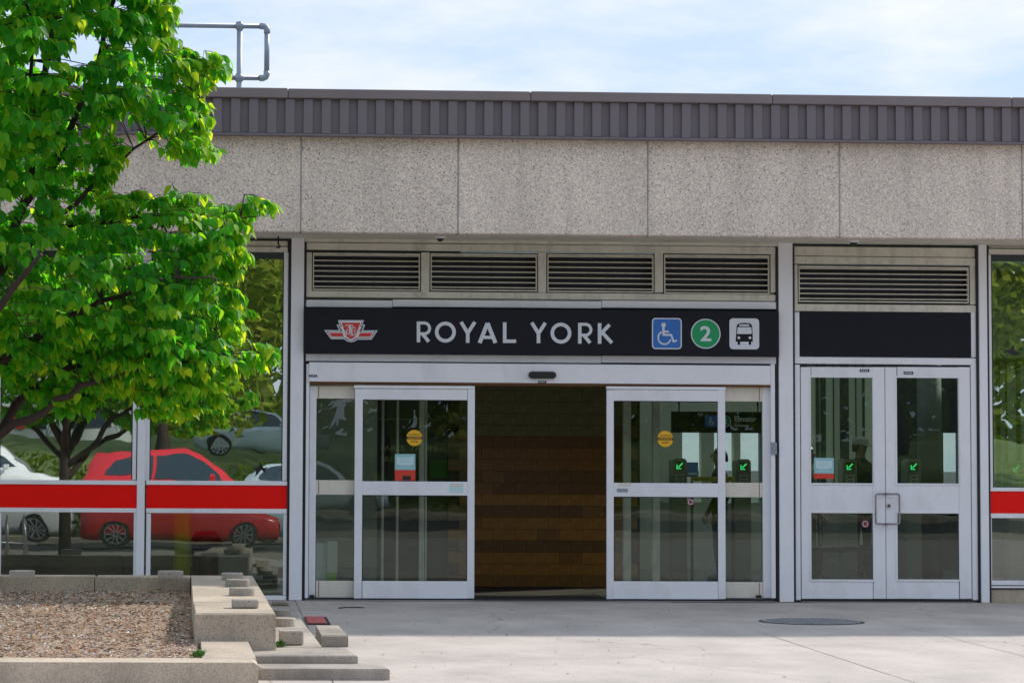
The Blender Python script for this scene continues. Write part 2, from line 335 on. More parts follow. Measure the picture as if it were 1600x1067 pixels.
    def build(s, name, parent=None, smooth=False, label=None, kind=None):
        lo = [min(v[i] for v in s.v) for i in range(3)]; hi = [max(v[i] for v in s.v) for i in range(3)]
        org = Vector(((lo[0]+hi[0])/2, (lo[1]+hi[1])/2, lo[2]))
        return place(name, s.mesh(name, smooth, org), org, parent, label, kind)
WORLD = {}
def place(name, me, loc, parent=None, label=None, kind=None, rot=None):
    o = bpy.data.objects.new(name, me); C.objects.link(o); loc = Vector(loc); WORLD[o.name] = loc
    if parent: o.parent = parent; o.location = loc-WORLD[parent.name]
    else: o.location = loc
    if rot: o.rotation_euler = rot
    if label: o['label'] = label
    if kind: o['kind'] = kind
    return o
def thing(name, label, cat, loc=(0,0,0), group=None, rz=0):
    o = bpy.data.objects.new(name, None); C.objects.link(o); o.location = loc; o.empty_display_size = .2; WORLD[o.name] = Vector(loc)
    o['label'] = label; o['category'] = cat
    if group: o['group'] = group
    if rz: o.rotation_euler = (0, 0, rz)
    return o
def tag(o, label, cat, group=None):
    o['label'] = label; o['category'] = cat
    if group: o['group'] = group
    return o
def grp(name, parent, loc=(0,0,0), label=None):
    o = bpy.data.objects.new(name, None); C.objects.link(o); o.empty_display_size = .2; WORLD[o.name] = Vector(loc)
    o.location = Vector(loc)-(WORLD[parent.name] if parent else Vector()); o.parent = parent
    if label: o['label'] = label
    return o

# ------------------------------------------------------------------ ground
gb = MB().box(-400, 400, -500, 400, -1.2, -.04, ASPH); g = gb.build('ground'); g['kind'] = 'structure'
pv = bpy.data.objects.new('pavement', None); C.objects.link(pv); pv['kind'] = 'structure'; WORLD[pv.name] = Vector((0,0,0))
xs = [-15.7, -11.6, -7.5, -3.4, .72, 4.80, 6.35, 10.5, 14.6, 18.7, 22.8]
ys = [.6, -5.0, -10.0, -15.0, -20.0, -23.35]  # outer unseen rows extend the concrete to bounce light up
for i in range(len(xs)-1):
    for j in range(len(ys)-1):
        g_ = .002; dz = random.uniform(-.002, .002)
        MB().box(xs[i]+g_, xs[i+1]-g_, ys[j+1]+g_, ys[j]-g_, -.1, dz, PAVE, .005).build('slab', pv)
b_ = MB().box(xs[0], xs[-1], ys[-1], ys[0], -.03, -.012, ASPH).build('joint_bed', pv)
sw = MB().box(-60, 60, -27.2, -23.4, -.5, .03, KERBC, .02).build('sidewalk'); sw['kind'] = 'structure'
rd = MB().box(-120, 120, -43, -27.3, -.5, -.035, ASPH).build('road'); rd['kind'] = 'structure'
lw_ = MB(); 
nx, ny = 40, 14
vs = []; 
for j in range(ny+1):
    for i in range(nx+1):
        x = -90+180*i/nx; y = -45-60*j/ny; z = .05+2.2*min(1, max(0, j-1)/5)+.12*math.sin(x*.3)*math.cos(y*.25)*(j > 1)
        vs.append((x, y, z))
lw_.add(vs, [(j*(nx+1)+i, (j+1)*(nx+1)+i, (j+1)*(nx+1)+i+1, j*(nx+1)+i+1) for j in range(ny) for i in range(nx)], GRASS)
lw = lw_.build('lawn_slope', smooth=True); lw['kind'] = 'structure'
kb = MB().box(-90, 90, -45.05, -43, -.5, .12, KERBC, .02).build('kerb'); kb['kind'] = 'structure'

# ------------------------------------------------------------------ the station building
ST = thing('station_building', 'long low transit station with dark ribbed metal fascia and pebbled concrete beam above glass entrance', 'building', (3, 0, 0))
YB = -1.2                      # face of the concrete beam
zb0 = atY(800, 366.5, YB).z; zb1 = atY(800, 214, YB).z+.02
joints = [-420, -122, 174, 470, 716, 1012, 1312, 1597, 1890, 2180]
jx = [atY(p, 300, YB).x for p in joints]
for i in range(len(jx)-1):
    MB().box(jx[i]+.004, jx[i+1]-.004, YB+random.uniform(-.003, .003), YB+.3, zb0, zb1+.1, AGG, .012).build('concrete_panel', ST)
XL, XR = jx[0], jx[-1]
MB().box(XL, XR, YB+.008, YB+.28, zb0+.02, zb1, SEAL).build('panel_backing', ST)
# dark drip and metal soffit trim
MB().box(XL, XR, YB+.30, YB+.36, zb0+.012, zb0+.09, DGAP).build('drip_strip', ST)
ztr = atY(800, 380.5, 0).z
MB().box(XL, XR, YB+.36, -.02, zb0+.03, zb0+.08, WM2).build('soffit', ST)
# ribbed fascia
YF = YB-.14
zf1 = atY(800, 158.3, YF).z; zf0 = atY(800, 213.0, YF).z; zc1 = atY(800, 142.6, YF-.03).z
MB().box(XL-.1, XR+.1, YF+.045, YF+.10, zf0, zf1+.05, FASC).build('fascia_sheet', ST)
MB().box(XL-.1, XR+.1, YF-.006, YF+.12, zf0-.022, zf0, FASC, .003).build('bottom_flange', ST)
xr0 = atY(332.3, 190, YF).x; pitch = (atY(1593.5, 190, YF).x-xr0)/45.0; rw = atY(346.8, 190, YF).x-xr0
b = MB(); b.box(0, rw, 0, .05, 0, zf1-zf0-.006, FASC, .003)
ribm = b.mesh('fascia_rib')
i0 = int((XL-xr0)/pitch)+1; i1 = int((XR-xr0)/pitch)
sc = MB()
for i in range(i0, i1):
    place('fascia_rib', ribm, (xr0+i*pitch, YF, zf0+.003), ST)
    x = xr0+i*pitch+rw+(pitch-rw)*.5; sc.disc(x, zf0+.10, .006, YF+.038, YF+.046, CAPM, 6)
sc.build('screw_heads', ST, kind='stuff')
caps = [-460, -304+380, 450, 829, 1206, 1580, 1960]; cx_ = [XL-.12]+[atY(p, 150, YF).x for p in caps[1:]]
for i in range(len(cx_)-1):
    z = zc1+random.uniform(-.004, .004)
    MB().box(cx_[i]+.002, cx_[i+1]+(-.002), YF-.03-(i % 2)*.003, YF+.55, zf1, z, CAPM, .008).build('roof_cap', ST)
b = MB()
for za, zb2, ya in ((zf1-.15, zf1-.05, YB+.6), (zb0+.35, zb0+.45, 0)):
    b.box(XL, XR, ya, 4.4, za, zb2, CEIL).box(XL, XR, 8.3, 9.3, za, zb2, CEIL).box(XL, 3.0, 4.4, 8.3, za, zb2, CEIL)
b.build('roof_slab', ST)
for x in range(3, 14): MB().box(x+.02, x+.98, 4.4, 8.3, zf1-.12, zf1-.11, GLD).build('added_skylight_pane', ST)  # added roof opening, lets daylight in to brighten the interior
MB().box(3, XR, 4.3, 4.4, zb0+.45, zf1-.15, WHT).box(3, XR, 8.3, 8.4, zb0+.45, zf1-.15, WHT).build('added_skylight_well', ST)
MB().box(XL, XL+.2, .3, 9.3, 0, zf1-.2, IWALL).box(XR-.2, XR, .3, 9.3, 0, zf1-.2, IWALL).build('end_walls', ST)
# soffit dome lights
for px, py in ((688, 372), (1334, 379)):
    p = atY(px, py, -.75); b = MB()
    zz = zb0+.03
    b.cylz(p.x, -.75, zz-.045, zz-.001, .05, .078, WHT, 24); b.cylz(p.x, -.75, zz-.075, zz-.046, .02, .045, BLK, 20)
    b.build('dome_camera', ST, True)
b = MB(); p = atY(435, 378, -.3); b.tube([(p.x, -.3, zb0+.03), (p.x, -.3, zb0-.06), (p.x+.02, -.31, zb0-.085), (p.x, -.33, zb0-.10), (p.x-.02, -.32, zb0-.085)], .009, BLK, 8).build('hook', ST, True)

def pane(parent, x0, y0, x1, y1, Y=.045, m=GLD, name='glass_pane', tilt=0):
    a = rect(x0, y0, x1, y1, Y); b = MB(); b.box(a[0]-.008, a[2]+.008, Y, Y+.006, a[1]-.008, a[3]+.008, m)
    o = b.build(name, parent)
    if tilt: o.rotation_euler = (tilt, 0, 0)
    return o

# pillars
def pillar(x0, x1, name='pillar', Y=-.06, ytop=373):
    b = MB(); A = rect(x0, ytop, x1, 938.5, Y); b.box(A[0], A[2], Y, Y+.16, 0.004, zb0+.04, WM, .004)
    b.build(name, ST)
    b = MB(); b.box(A[0]-.028, A[2]+.028, Y+.03, Y+.12, 0.004, zb0+.04, DGAP); b.build('pillar_gap_shade', ST)  # black strips paint the shadowed gap on each side of the pillar
pillar(453.5, 473.5); pillar(1217.5, 1239.5); pillar(1531.5, 1544)

# ---- left window bays and right bay
def bay(x0, x1, ytop, yg0, ys0, yr0, yr1, yl, yb, sill, fl=8, fr=8, label=None, tilt=-.0085):
    """x0..x1 outer; upper glass yg0..ys0; sill; red band yr0..yr1; rail; lower glass yl..yb; bottom sill"""
    W = grp('window', ST, (atY((x0+x1)/2, 900, 0).x, 0, 0), label)
    Y = -.012
    b = MB(); b.pbox(x0, yg0-17, x1, yg0-9, Y-.02, .1, WM2, .002); b.build('header_strip', W)
    b = MB(); b.pbox(x0, ytop, x1, yg0-18, Y+.02, .1, WM2); b.build('head_trim', W)
    yg0 -= 8
    b = MB(); b.pbox(x0+fl, yg0, x1-fr, yg0+10, .012, .01, DKTEAL); b.build('dark_band', W)  # dark teal band set over the top of the glass
    b = MB(); b.pbox(x0, ys0, x1, yr0-.8, Y-.012, .07, WM, .003); b.build('frame_rail', W)
    b = MB(); b.pbox(x0, yr1+.8, x1, yl, Y-.012, .07, WM, .003); b.build('frame_rail', W)
    b = MB(); b.pbox(x0, yb, x1, sill, Y-.012, .09, WM, .003); b.build('sill', W)
    b = MB(); b.pbox(x0+.5, yr0-.6, x1-.5, yr1+.6, Y+.004, .03, REDM, .002); b.build('red_panel', W)
    for xa, xb in ((x0, x0+fl), (x1-fr, x1)):
        for ya, yb2 in ((yg0+.4, ys0-.3), (yl+.3, yb-.3)):
            b = MB(); b.pbox(xa, ya, xb, yb2, Y-.003, .06, WM, .003); b.build('frame_stile', W)
    pane(W, x0+fl, yg0, x1-fr, ys0, .03, GLW); pane(W, x0+fl, yl, x1-fr, yb, .03, GLL, tilt=tilt)
    b = MB(); b.pbox(x0+fl, yg0, x0+fl+1.6, ys0, .02, .008, DGAP); b.pbox(x1-fr-1.6, yg0, x1-fr, ys0, .02, .008, DGAP); b.build('gasket', W)
    return W
WB1 = bay(228, 449.5, 376, 402, 751, 758.5, 793.5, 801.5, 930, 937, 7, 7)
bay(-6, 214.5, 376, 400, 750, 757.5, 792.5, 800, 929, 936, 7, 6)
bay(-242, -20, 376, 399, 749, 756, 791, 799, 928, 935, 7, 7)
for xa, xb in ((215.2, 227.3), (-19.2, -6.8)):
    b = MB(); b.pbox(xa, 376, xb, 938, -.05, .12, WM, .004); b.build('mullion', ST)
pillar(-262, -243)
WB2 = bay(1545, 1740, 385, 407, 762, 768.5, 801.5, 809.5, 907, 914, 5, 7, tilt=0)
bay(1762, 1960, 387, 409, 764, 770, 803, 811, 908, 915, 7, 7, tilt=0); pillar(1741, 1760)
b = MB(); b.pbox(1546, 915.5, 1740, 918.5, -.02, .06, WM, .002); b.pbox(1762, 916, 1960, 919, -.02, .06, WM, .002); b.build('sill_flashing', ST)
A = rect(1546, 922, 1960, 941, 0.01); MB().box(A[0], A[2], .01, .2, 0, A[3], PLC, .004).build('base_kerb', ST)
A = rect(-262, 937, 449, 941, 0.03); MB().box(A[0], A[2], .03, .2, -.02, atY(300, 937, 0).z, PLC).build('base_kerb', ST)

# bird-shaped film on the panes
def bird(parent, cx, cy, s, Y, flip=1, rot=0):
    P = [(-15,4),(-9,2),(-3,3),(0,9),(3,10),(2,4),(5,0),(14,-1),(9,-5),(2,-7),(-3,-4),(-9,-1)]
    c = atY(cx, cy, Y); k = .007*s
    q = [(flip*x*math.cos(rot)-y*math.sin(rot), flip*x*math.sin(rot)+y*math.cos(rot)) for x, y in P]
    MB().prism([(c.x+x*k, c.z+y*k) for x, y in q], Y-.001, Y, BLK).build('bird_decal', parent)
bird(WB2, 1582, 549, 1.0, .028); bird(WB1, 399, 645, .45, .028); bird(WB1, 403, 733, .9, .028, 1, R(80)); bird(WB1, 412, 733, .6, .028, -1, R(-70))

# ---- entrance: louvred transom
TR = grp('transom', ST, (3.4, 0, 2.9))
louv = [(488, 394, 657, 455.5), (672, 395, 840, 456.5), (854.5, 396, 1022, 458.5), (1037, 397, 1203, 461)]
b = MB(); b.pbox(476, 371.5, 1216, 381.5, -.035, .10, WM2, .002); b.build('head_trim', TR)
b = MB(); b.pbox(477.5, 382.8, 1214, 393.6, -.02, .05, WM2, .002); b.build('top_rail', TR)
b = MB(); b.pbox(477.5, 457.5, 1214, 467.2, -.02, .05, WM2, .002); b.build('bottom_rail', TR)
for xa, xb in ((477.5, 487.2), (658.0, 671.2), (841.0, 853.6), (1023, 1036), (1204.2, 1214)):
    b = MB(); b.pbox(xa, 394.4, xb, 456.8, -.018, .045, WM2, .002); b.build('upright', TR)
def louvre(parent, x0, y0, x1, y1):
    G = grp('louvre', parent, (atY((x0+x1)/2, y1, 0).x, 0, atY(x0, y1, 0).z))
    a = rect(x0, y0, x1, y1, 0); x0_, z0, x1_, z1 = a
    b = MB(); t = .018
    b.box(x0_+.006, x0_+t, .0, .05, z0+.012, z1-.012, WM2); b.box(x1_-t, x1_-.006, .0, .05, z0+.012, z1-.012, WM2)
    b.box(x0_+t, x1_-t, -.004, .05, z0+.012, z0+.026, WM2); b.box(x0_+t, x1_-t, -.004, .05, z1-.030, z1-.012, WM2)
    b.box(x0_, x1_, .16, .17, z0, z1, DGAP)  # black lining paints in the shade of the cavity behind the blades
    b.box(x0_, x0_+.005, .0, .16, z0, z1, DGAP); b.box(x1_-.005, x1_, .0, .16, z0, z1, DGAP); b.box(x0_, x1_, .0, .16, z1-.005, z1, DGAP); b.box(x0_, x1_, .0, .16, z0, z0+.005, DGAP)
    o = b.build('louvre_frame', G)
    n = 7
    for i in range(n):
        z = z0+.05+(z1-z0-.09)*i/(n-1)
        q = MB(); q.add([(x0_+t, .0, z-.006), (x1_-t, .0, z-.006), (x1_-t, .0, z+.004), (x0_+t, .0, z+.004),
                         (x0_+t, .016, z+.006), (x1_-t, .016, z+.006), (x1_-t, .016, z+.010), (x0_+t, .016, z+.010)],
                        [(0,1,2,3), (3,2,6,7), (1,0,4,5), (4,7,6,5), (0,3,7,4), (1,5,6,2)], WM2)
        q.build('blade', G)
for l in louv: louvre(TR, *l)
b = MB()
for xa, xb in ((477.5, 613), (613.8, 939.6), (940.4, 1213)): b.pbox(xa, 469+(xa-477)*.004, xb, 480+(xa-477)*.004, -.03, .06, WM, .002)
b.build('flashing_strip', ST)
b = MB()
for xa, xb in ((477.5, 939.6), (940.4, 1213)): b.pbox(xa, 554.5+(xa-477)*.004, xb, 565.5+(xa-477)*.004, -.03, .06, WM, .002)
b.build('sign_shelf', ST)
b = MB(); b.pbox(476, 470, 1215, 600, .02, .06, DGAP); b.build('backing_panel', ST)

# ---- door operator and automatic entrance
AD = grp('automatic_entrance', ST, (3.4, 0, 0))
b = MB(); b.pbox(483, 568.5, 1204, 598.5, -.10, .17, WM, .004); b.build('operator_box', AD)
b = MB(); b.pbox(483, 599, 1204, 602.5, -.03, .10, RUST); b.build('track_lip', AD)
for xa, xb in ((477.5, 482.5), (1204.8, 1211.5)):
    b = MB(); b.pbox(xa, 568.5, xb, 934, -.05, .1, WM, .002); b.build('jamb', AD)
# sensor and small labels
b = MB(); a = rect(826, 580.5, 869, 591.5, -.13); zc = (a[1]+a[3])/2; r_ = (a[3]-a[1])/2
pts = [(a[0]+r_+r_*math.cos(R(t)), zc+r_*math.sin(R(t))) for t in range(90, 271, 20)]+[(a[2]-r_+r_*math.cos(R(t)), zc+r_*math.sin(R(t))) for t in range(-90, 91, 20)]
b.prism(pts, -.145, -.099, BLK); b.build('motion_sensor', AD)
def slabel(parent, x0, y0, x1, y1, Y, txt):
    b = MB(); b.pbox(x0, y0, x1, y1, Y, .003, BLK); a = rect(x0+1.6, y0+1.3, x1-1.6, y1-1.3, Y); n = 4; w_ = (a[2]-a[0])/n
    for i in range(n): b.box(a[0]+i*w_, a[0]+(i+.7)*w_, Y-.001, Y-.0002, a[1], a[3], LETM)
    b.build('name_plate', parent)
slabel(AD, 841, 595, 853.5, 599, -.1045, '208 S2'); slabel(AD, 482.8, 585.5, 495.5, 589, -.104, 'DOOR')

def caution(parent, cx, cy, r, Y):
    c = atY(cx, cy, Y); k = r*.007; b = MB()
    b.disc(c.x, c.z, k, Y-.0015, Y, ORG, 32)
    w2 = k*1.0; b.prism([(c.x-w2*.99, c.z-k*.17), (c.x+w2*.99, c.z-k*.17), (c.x+w2*.99, c.z+k*.19), (c.x-w2*.99, c.z+k*.19)], Y-.0025, Y-.0016, BLK)
    b.text('CAUTION', c.x-k*.82, c.z-k*.12, c.x+k*.82, c.z+k*.14, Y-.0032, ORG, .02)
    b.text('AUTOMATIC', c.x-k*.74, c.z+k*.32, c.x+k*.74, c.z+k*.50, Y-.0022, BLK, .02)
    b.text('DOOR', c.x-k*.42, c.z-k*.58, c.x+k*.42, c.z-k*.32, Y-.0022, BLK, .02)
    b.build('caution_sticker', parent)

def notice(parent, x0, y0, x1, ym, y1, Y, sq=None):
    b = MB(); b.pbox(x0, y0, x1, ym, Y-.0015, .0015, TEAL); b.pbox(x0+3, y0+4, x1-3, ym-8, Y-.0022, .0006, PALE); b.pbox(x0, ym+.2, x1, y1, Y-.0015, .0015, NRED)
    for i, f in enumerate((.2, .36, .5, .72, .84)):
        y = y0+(ym-y0)*f; a = rect(x0+6+i % 2*2, y-1, x1-6-i % 2*2, y+1, Y); b.box(a[0], a[2], Y-.0032, Y-.0028, a[1]+.004, a[3]-.004, TEAL if i < 3 else PALE)
    if sq: b.pbox(*sq, Y-.0023, .0006, BLK)
    b.build('notice_sticker', parent)

# sidelights (fixed, beige where the sliding leaf once covered)
def sidelite(x0, x1, gx0, gx1, g, rust_x):
    W = grp('side_light', AD, (atY((x0+x1)/2, 930, .03).x, .03, 0)); Y = .02
    yt, g0, m0, m1, g1, bt = g
    sx0, sx1 = (x0, gx0) if rust_x < (x0+x1)/2 else (gx1, x1)
    b = MB(); b.pbox(sx0, yt, sx1, bt, Y-.002, .06, WM, .003); b.build('stile', W)
    for a_, b__ in ((yt, g0), (m0, m1), (g1, bt)):
        q = MB(); q.pbox(min(gx0, gx1), a_, max(gx0, gx1), b__, Y+.004, .05, BEIGE, .002)
        q.pbox(rust_x-.6, a_+1, rust_x+.5, b__-1, Y+.0025, .002, RUST); q.build('rail', W)
    pane(W, gx0, g0, gx1, m0, .05); pane(W, gx0, m1, gx1, g1, .05)
    return W
SL = sidelite(483, 560, 493.5, 560, (603, 622.5, 750, 772.5, 907, 933), 498)
SRt = sidelite(1126, 1203.5, 1126, 1192, (603, 627, 754, 776.5, 909, 934), 1186.5)
b = MB(); b.pbox(1204.8, 691, 1214, 710, -.075, .03, GALV, .004); b.disc(atY(1209.5, 700.5, -.08).x, atY(1209.5, 700.5, -.08).z, .015, -.085, -.074, STEEL, 12); b.build('key_switch', AD)
b = MB(); b.pbox(1182, 929.5, 1190, 933.5, -.01, .03, BLK); b.pbox(484, 929, 491, 932.5, -.01, .03, BLK); b.build('floor_guide', AD)

def slide(x0, x1, gx0, gx1, ys_):
    G = grp('sliding_door', ST, (atY((x0+x1)/2, 935, -.05).x, -.05, 0)); Y = -.06
    yt, g0, m0, m1, g1, bt = ys_
    b = MB(); b.pbox(x0, yt, x1, yt+4.5, Y-.012, .05, WM, .002); b.build('top_cap', G)
    for xa, xb in ((x0+.5, gx0), (gx1, x1-.5)): b = MB(); b.pbox(xa, yt+5, xb, bt, Y, .045, WM, .003); b.build('stile', G)
    for ya, yb in ((yt+5, g0), (m0, m1), (g1, bt)): b = MB(); b.pbox(gx0+.1, ya, gx1-.1, yb, Y+.0025, .04, WM, .002); b.build('rail', G)
    pane(G, gx0, g0, gx1, m0, Y+.02); pane(G, gx0, m1, gx1, g1, Y+.02)
    b = MB()
    for (ya, yb) in ((g0, m0), (m1, g1)):
        b.pbox(gx0, ya, gx0+1.2, yb, Y+.012, .006, DGAP); b.pbox(gx1-1.2, ya, gx1, yb, Y+.012, .006, DGAP); b.pbox(gx0+1.2, ya, gx1-1.2, ya+1.4, Y+.012, .006, DGAP)
    b.build('gasket', G)
    return G
SD1 = slide(553.5, 742, 566, 730.5, (602.5, 624.5, 752, 773.5, 907.5, 934.5))
SD2 = slide(947.5, 1134, 959, 1122, (604, 626.5, 754.5, 776, 908, 935.5))
caution(SD1, 647.5, 684, 12.6, -.042); caution(SD2, 1039.5, 685.5, 12.6, -.042)
notice(SD1, 617, 709, 649, 734, 750.5, -.042, (629, 743, 642, 750))
b = MB(); b.pbox(702, 755, 724, 769.5, -.0605, .002, PALE, 0); b.pbox(706, 755.5, 722, 760, -.0615, .001, BEIGE); b.build('worn_sticker', SD1)
b = MB(); b.pbox(966, 754.5, 986, 759.5, -.0605, .002, BEIGE); b.pbox(964, 763, 981, 768.5, -.0615, .004, GALV); b.build('worn_sticker', SD2)
# threshold
b = MB(); a = rect(477, 934.5, 1213, 937.8, -.10); b.box(a[0], a[2], -.16, .12, .003, .014, STEEL, .002); b.build('threshold', AD)
b = MB(); b.box(a[0], a[2], -.045, .1, .0145, .03, DGAP); b.build('floor_track', AD)

# ---- swing doors
SW = grp('swing_entrance', ST, (atY(1385, 937, 0).x, 0, 0))
b = MB(); b.pbox(1240, 386.5, 1528, 401, .0, .08, WM2, .002); b.build('head_panel', SW)
b = MB(); b.pbox(1241, 402, 1526, 413.3, -.014, .06, WM2, .002); b.build('top_rail', SW)
for xa, xb in ((1241, 1246.4), (1515.5, 1526)): b = MB(); b.pbox(xa, 414, xb, 475.5, -.012, .06, WM2, .002); b.build('upright', SW)
b = MB(); b.pbox(1241, 476, 1526, 487, -.02, .06, WM2, .003); b.build('rail', SW)
louvre(SW, 1247, 415, 1514.5, 474.5)
b = MB(); b.pbox(1247, 486, 1520, 562, .03, .04, WM); b.build('backing_panel', SW)
b = MB(); b.pbox(1250, 488, 1516.5, 557.5, -.012, .03, SIGNM, .003); b.build('blank_sign_panel', SW)
b = MB(); b.pbox(1241, 558.6, 1526, 569, -.014, .06, WM, .003); b.build('rail', SW)
for xa, xb in ((1241, 1250.5), (1518.5, 1527.5)):
    b = MB(); b.pbox(xa, 569.6, xb, 937, -.016, .08, WM, .003); b.build('jamb', SW)
for xa, xb in ((1241, 1249.2), (1517.5, 1526)):
    b = MB(); b.pbox(xa, 487.6, xb, 558, -.012, .06, WM, .003); b.build('upright', SW)
b = MB(); b.pbox(1251, 570, 1518, 573, .03, .05, DGAP); a = rect(1250, 934.8, 1518, 937.5, -.02); b.box(a[0], a[2], -.08, .1, .003, .012, STEEL); b.box(a[0], a[2], .02, .1, .0125, .03, DGAP); b.build('frame_stop', SW)
def leafdoor(x0, x1, gx0, gx1, gy, labx, laby, hside):
    G = grp('swing_door', SW, (atY((x0+x1)/2, 935, 0).x, 0, 0)); Y = -.004
    yt, g0, m0, m1, g1, bt = gy
    for xa, xb in ((x0, gx0), (gx1, x1)): b = MB(); b.pbox(xa, yt, xb, bt, Y, .045, WM, .003); b.build('stile', G)
    for ya, yb in ((yt, g0), (m0, m1), (g1, bt)): b = MB(); b.pbox(gx0+.1, ya, gx1-.1, yb, Y+.002, .04, WM, .002); b.build('rail', G)
    # glazing beads, proud of the door
    b = MB()
    for ya, yb in ((g0, m0), (m1, g1)):
        b.pbox(gx0-3, ya-3, gx1+3, ya-.3, Y-.006, .012, WM, .002); b.pbox(gx0-3, yb+.3, gx1+3, yb+3.2, Y-.008, .012, WM, .002)
        b.pbox(gx0-3, ya, gx0-.3, yb, Y-.006, .012, WM, .002); b.pbox(gx1+.3, ya, gx1+3, yb, Y-.006, .012, WM, .002)
    b.build('glazing_bead', G)
    pane(G, gx0, g0, gx1, m0, Y+.02); pane(G, gx0, m1, gx1, g1, Y+.02)
    b = MB(); slabel(G, labx, laby, labx+15, laby+4.2, Y-.0035, 'PULL 12')
    q = MB(); Yh = Y-.07
    xe, xi = (1383, 1368.3) if hside < 0 else (1387.5, 1405.5)
    zt, zb_ = atY(1385, 771.5, Yh).z, atY(1385, 818.5, Yh).z; X0, X1 = atY(xe, 795, Yh).x, atY(xi, 795, Yh).x
    s_ = 1 if X1 > X0 else -1; k = .02
    pts = [(X0-s_*.0, Y, zt), (X0, Yh+.015, zt), (X0+s_*.012, Yh, zt), (X1-s_*k, Yh, zt), (X1-s_*k*.3, Yh, zt-k*.3), (X1, Yh, zt-k),
           (X1, Yh, zb_+k), (X1-s_*k*.3, Yh, zb_+k*.3), (X1-s_*k, Yh, zb_), (X0+s_*.012, Yh, zb_), (X0, Yh+.015, zb_), (X0, Y, zb_)]
    q.tube(pts, .0105, PULL, 10); q.build('pull_handle', G, True)
    return G
LD1 = leafdoor(1252, 1383.2, 1267.5, 1364, (573.5, 590, 754.5, 801.5, 905, 935), 1343.5, 576.8, -1)
LD2 = leafdoor(1384.2, 1517, 1402, 1498.5, (573.5, 590.5, 755, 802, 905, 935), 1412, 580.6, 1)
p = atY(1387.8, 790, -.01); b = MB(); b.disc(p.x+.004, p.z, .024, -.022, -.003, STEEL, 20); b.disc(p.x+.004, p.z, .012, -.026, -.021, DKMET, 12); b.build('lock_cylinder', LD2)
notice(LD1, 1272, 715, 1303, 739.5, 747.5, .012)
for G, x, y, r, Y in ((LD1, 1352, 818, 6.3, .012), (SD2, 1079, 784, 5.5, -.042)):
    p = atY(x, y, Y); b = MB(); b.disc(p.x, p.z, r*.007, Y-.001, Y, mat('maroon_sticker', (.22,.03,.04), .5), 20); b.arc(p.x, p.z, r*.0045, .006, 0, 360, Y-.002, Y-.0012, PALE, 16); b.build('round_sticker', G)

# ------------------------------------------------------------------ the sign
SG = thing('station_sign', 'long black ROYAL YORK sign with transit emblem and three pictograms above the sliding doors', 'sign', (3.4, -.1, 2.6))
YS = -.16
b = MB(); b.pbox(476, 481.5+1.8, 1217, 554+.6, YS, .12, SIGNM, .004); b.build('sign_panel', SG)
def PT(px, py): p = atY(px, py, YS); return (p.x, p.z)
KS = .5*((PT(1000, 520)[0]-PT(600, 520)[0])/400+(PT(800, 500)[1]-PT(800, 540)[1])/40)
def E(zx, zy): return PT(500+zx/16, 490+zy/16)     # emblem sketch units
def inset(poly, d):
    n = len(poly); A = sum(poly[i][0]*poly[(i+1)%n][1]-poly[(i+1)%n][0]*poly[i][1] for i in range(n)); sgn = 1 if A > 0 else -1
    outp = []
    for i in range(n):
        p0, p1, p2 = Vector(poly[i-1]), Vector(poly[i]), Vector(poly[(i+1)%n])
        a = (p1-p0).normalized(); c = (p2-p1).normalized(); n1 = Vector((-a.y, a.x))*sgn; n2 = Vector((-c.y, c.x))*sgn
        m_ = (n1+n2); m_ = m_/max(.35, m_.dot(n1)); outp.append(tuple(p1+m_*d))
    return outp
EM = grp('emblem', SG, (PT(547, 517)[0], YS, PT(547, 517)[1]))
outl = [E(*q) for q in ((450,165),(1100,165),(1060,275),(1130,280),(1070,420),(1445,420),(1285,650),(930,650),(880,690),(830,706),(770,712),(710,704),(660,685),(610,640),(270,635),(105,410),(480,415),(415,275),(485,280))]
MB().prism(outl, YS-.004, YS+.001, LETM).build('outline', EM)
b = MB(); b.prism(inset(outl, .0105), YS-.005, YS-.0041, EMD); b.build('inner_line', EM)
b = MB(); b.prism([E(*q) for q in ((195,452),(1365,458),(1265,608),(290,605))], YS-.006, YS-.0051, LETM)
b.prism([E(*q) for q in ((490,190),(1055,190),(1000,315),(1045,320),(905,600),(850,650),(775,680),(700,655),(645,600),(490,315),(548,315))], YS-.007, YS-.0061, LETM); b.build('silver_band', EM)
b = MB(); b.prism([E(*q) for q in ((232,482),(560,482),(592,576),(300,575))], YS-.0078, YS-.0071, EMR)
b.prism([E(*q) for q in ((1005,484),(1322,484),(1250,578),(955,578))], YS-.0078, YS-.0071, EMR)
b.prism([E(*q) for q in ((540,228),(1012,228),(885,550),(835,612),(775,636),(712,612),(662,560))], YS-.0085, YS-.0071, EMR); b.build('red_field', EM)
b = MB(); y0, y1 = YS-.0095, YS-.0086; k16 = KS/16
for A_, B_, w_ in (((630,310),(660,290),20), ((660,290),(800,292),20), ((800,292),(835,325),20), ((745,290),(745,500),42), ((690,350),(730,340),18), ((770,350),(860,350),18), ((860,350),(895,385),18), ((795,350),(795,520),30), ((690,400),(650,450),28), ((650,450),(655,490),26), ((655,490),(720,520),26), ((845,420),(890,430),20), ((890,480),(840,540),18), ((840,540),(740,545),18), ((840,540),(800,500),18), ((890,430),(850,455),18)):
    b.stroke(E(*A_), E(*B_), w_*k16, y0, y1, LETM); y0 -= .00012; y1 -= .00012
b.build('monogram', EM)

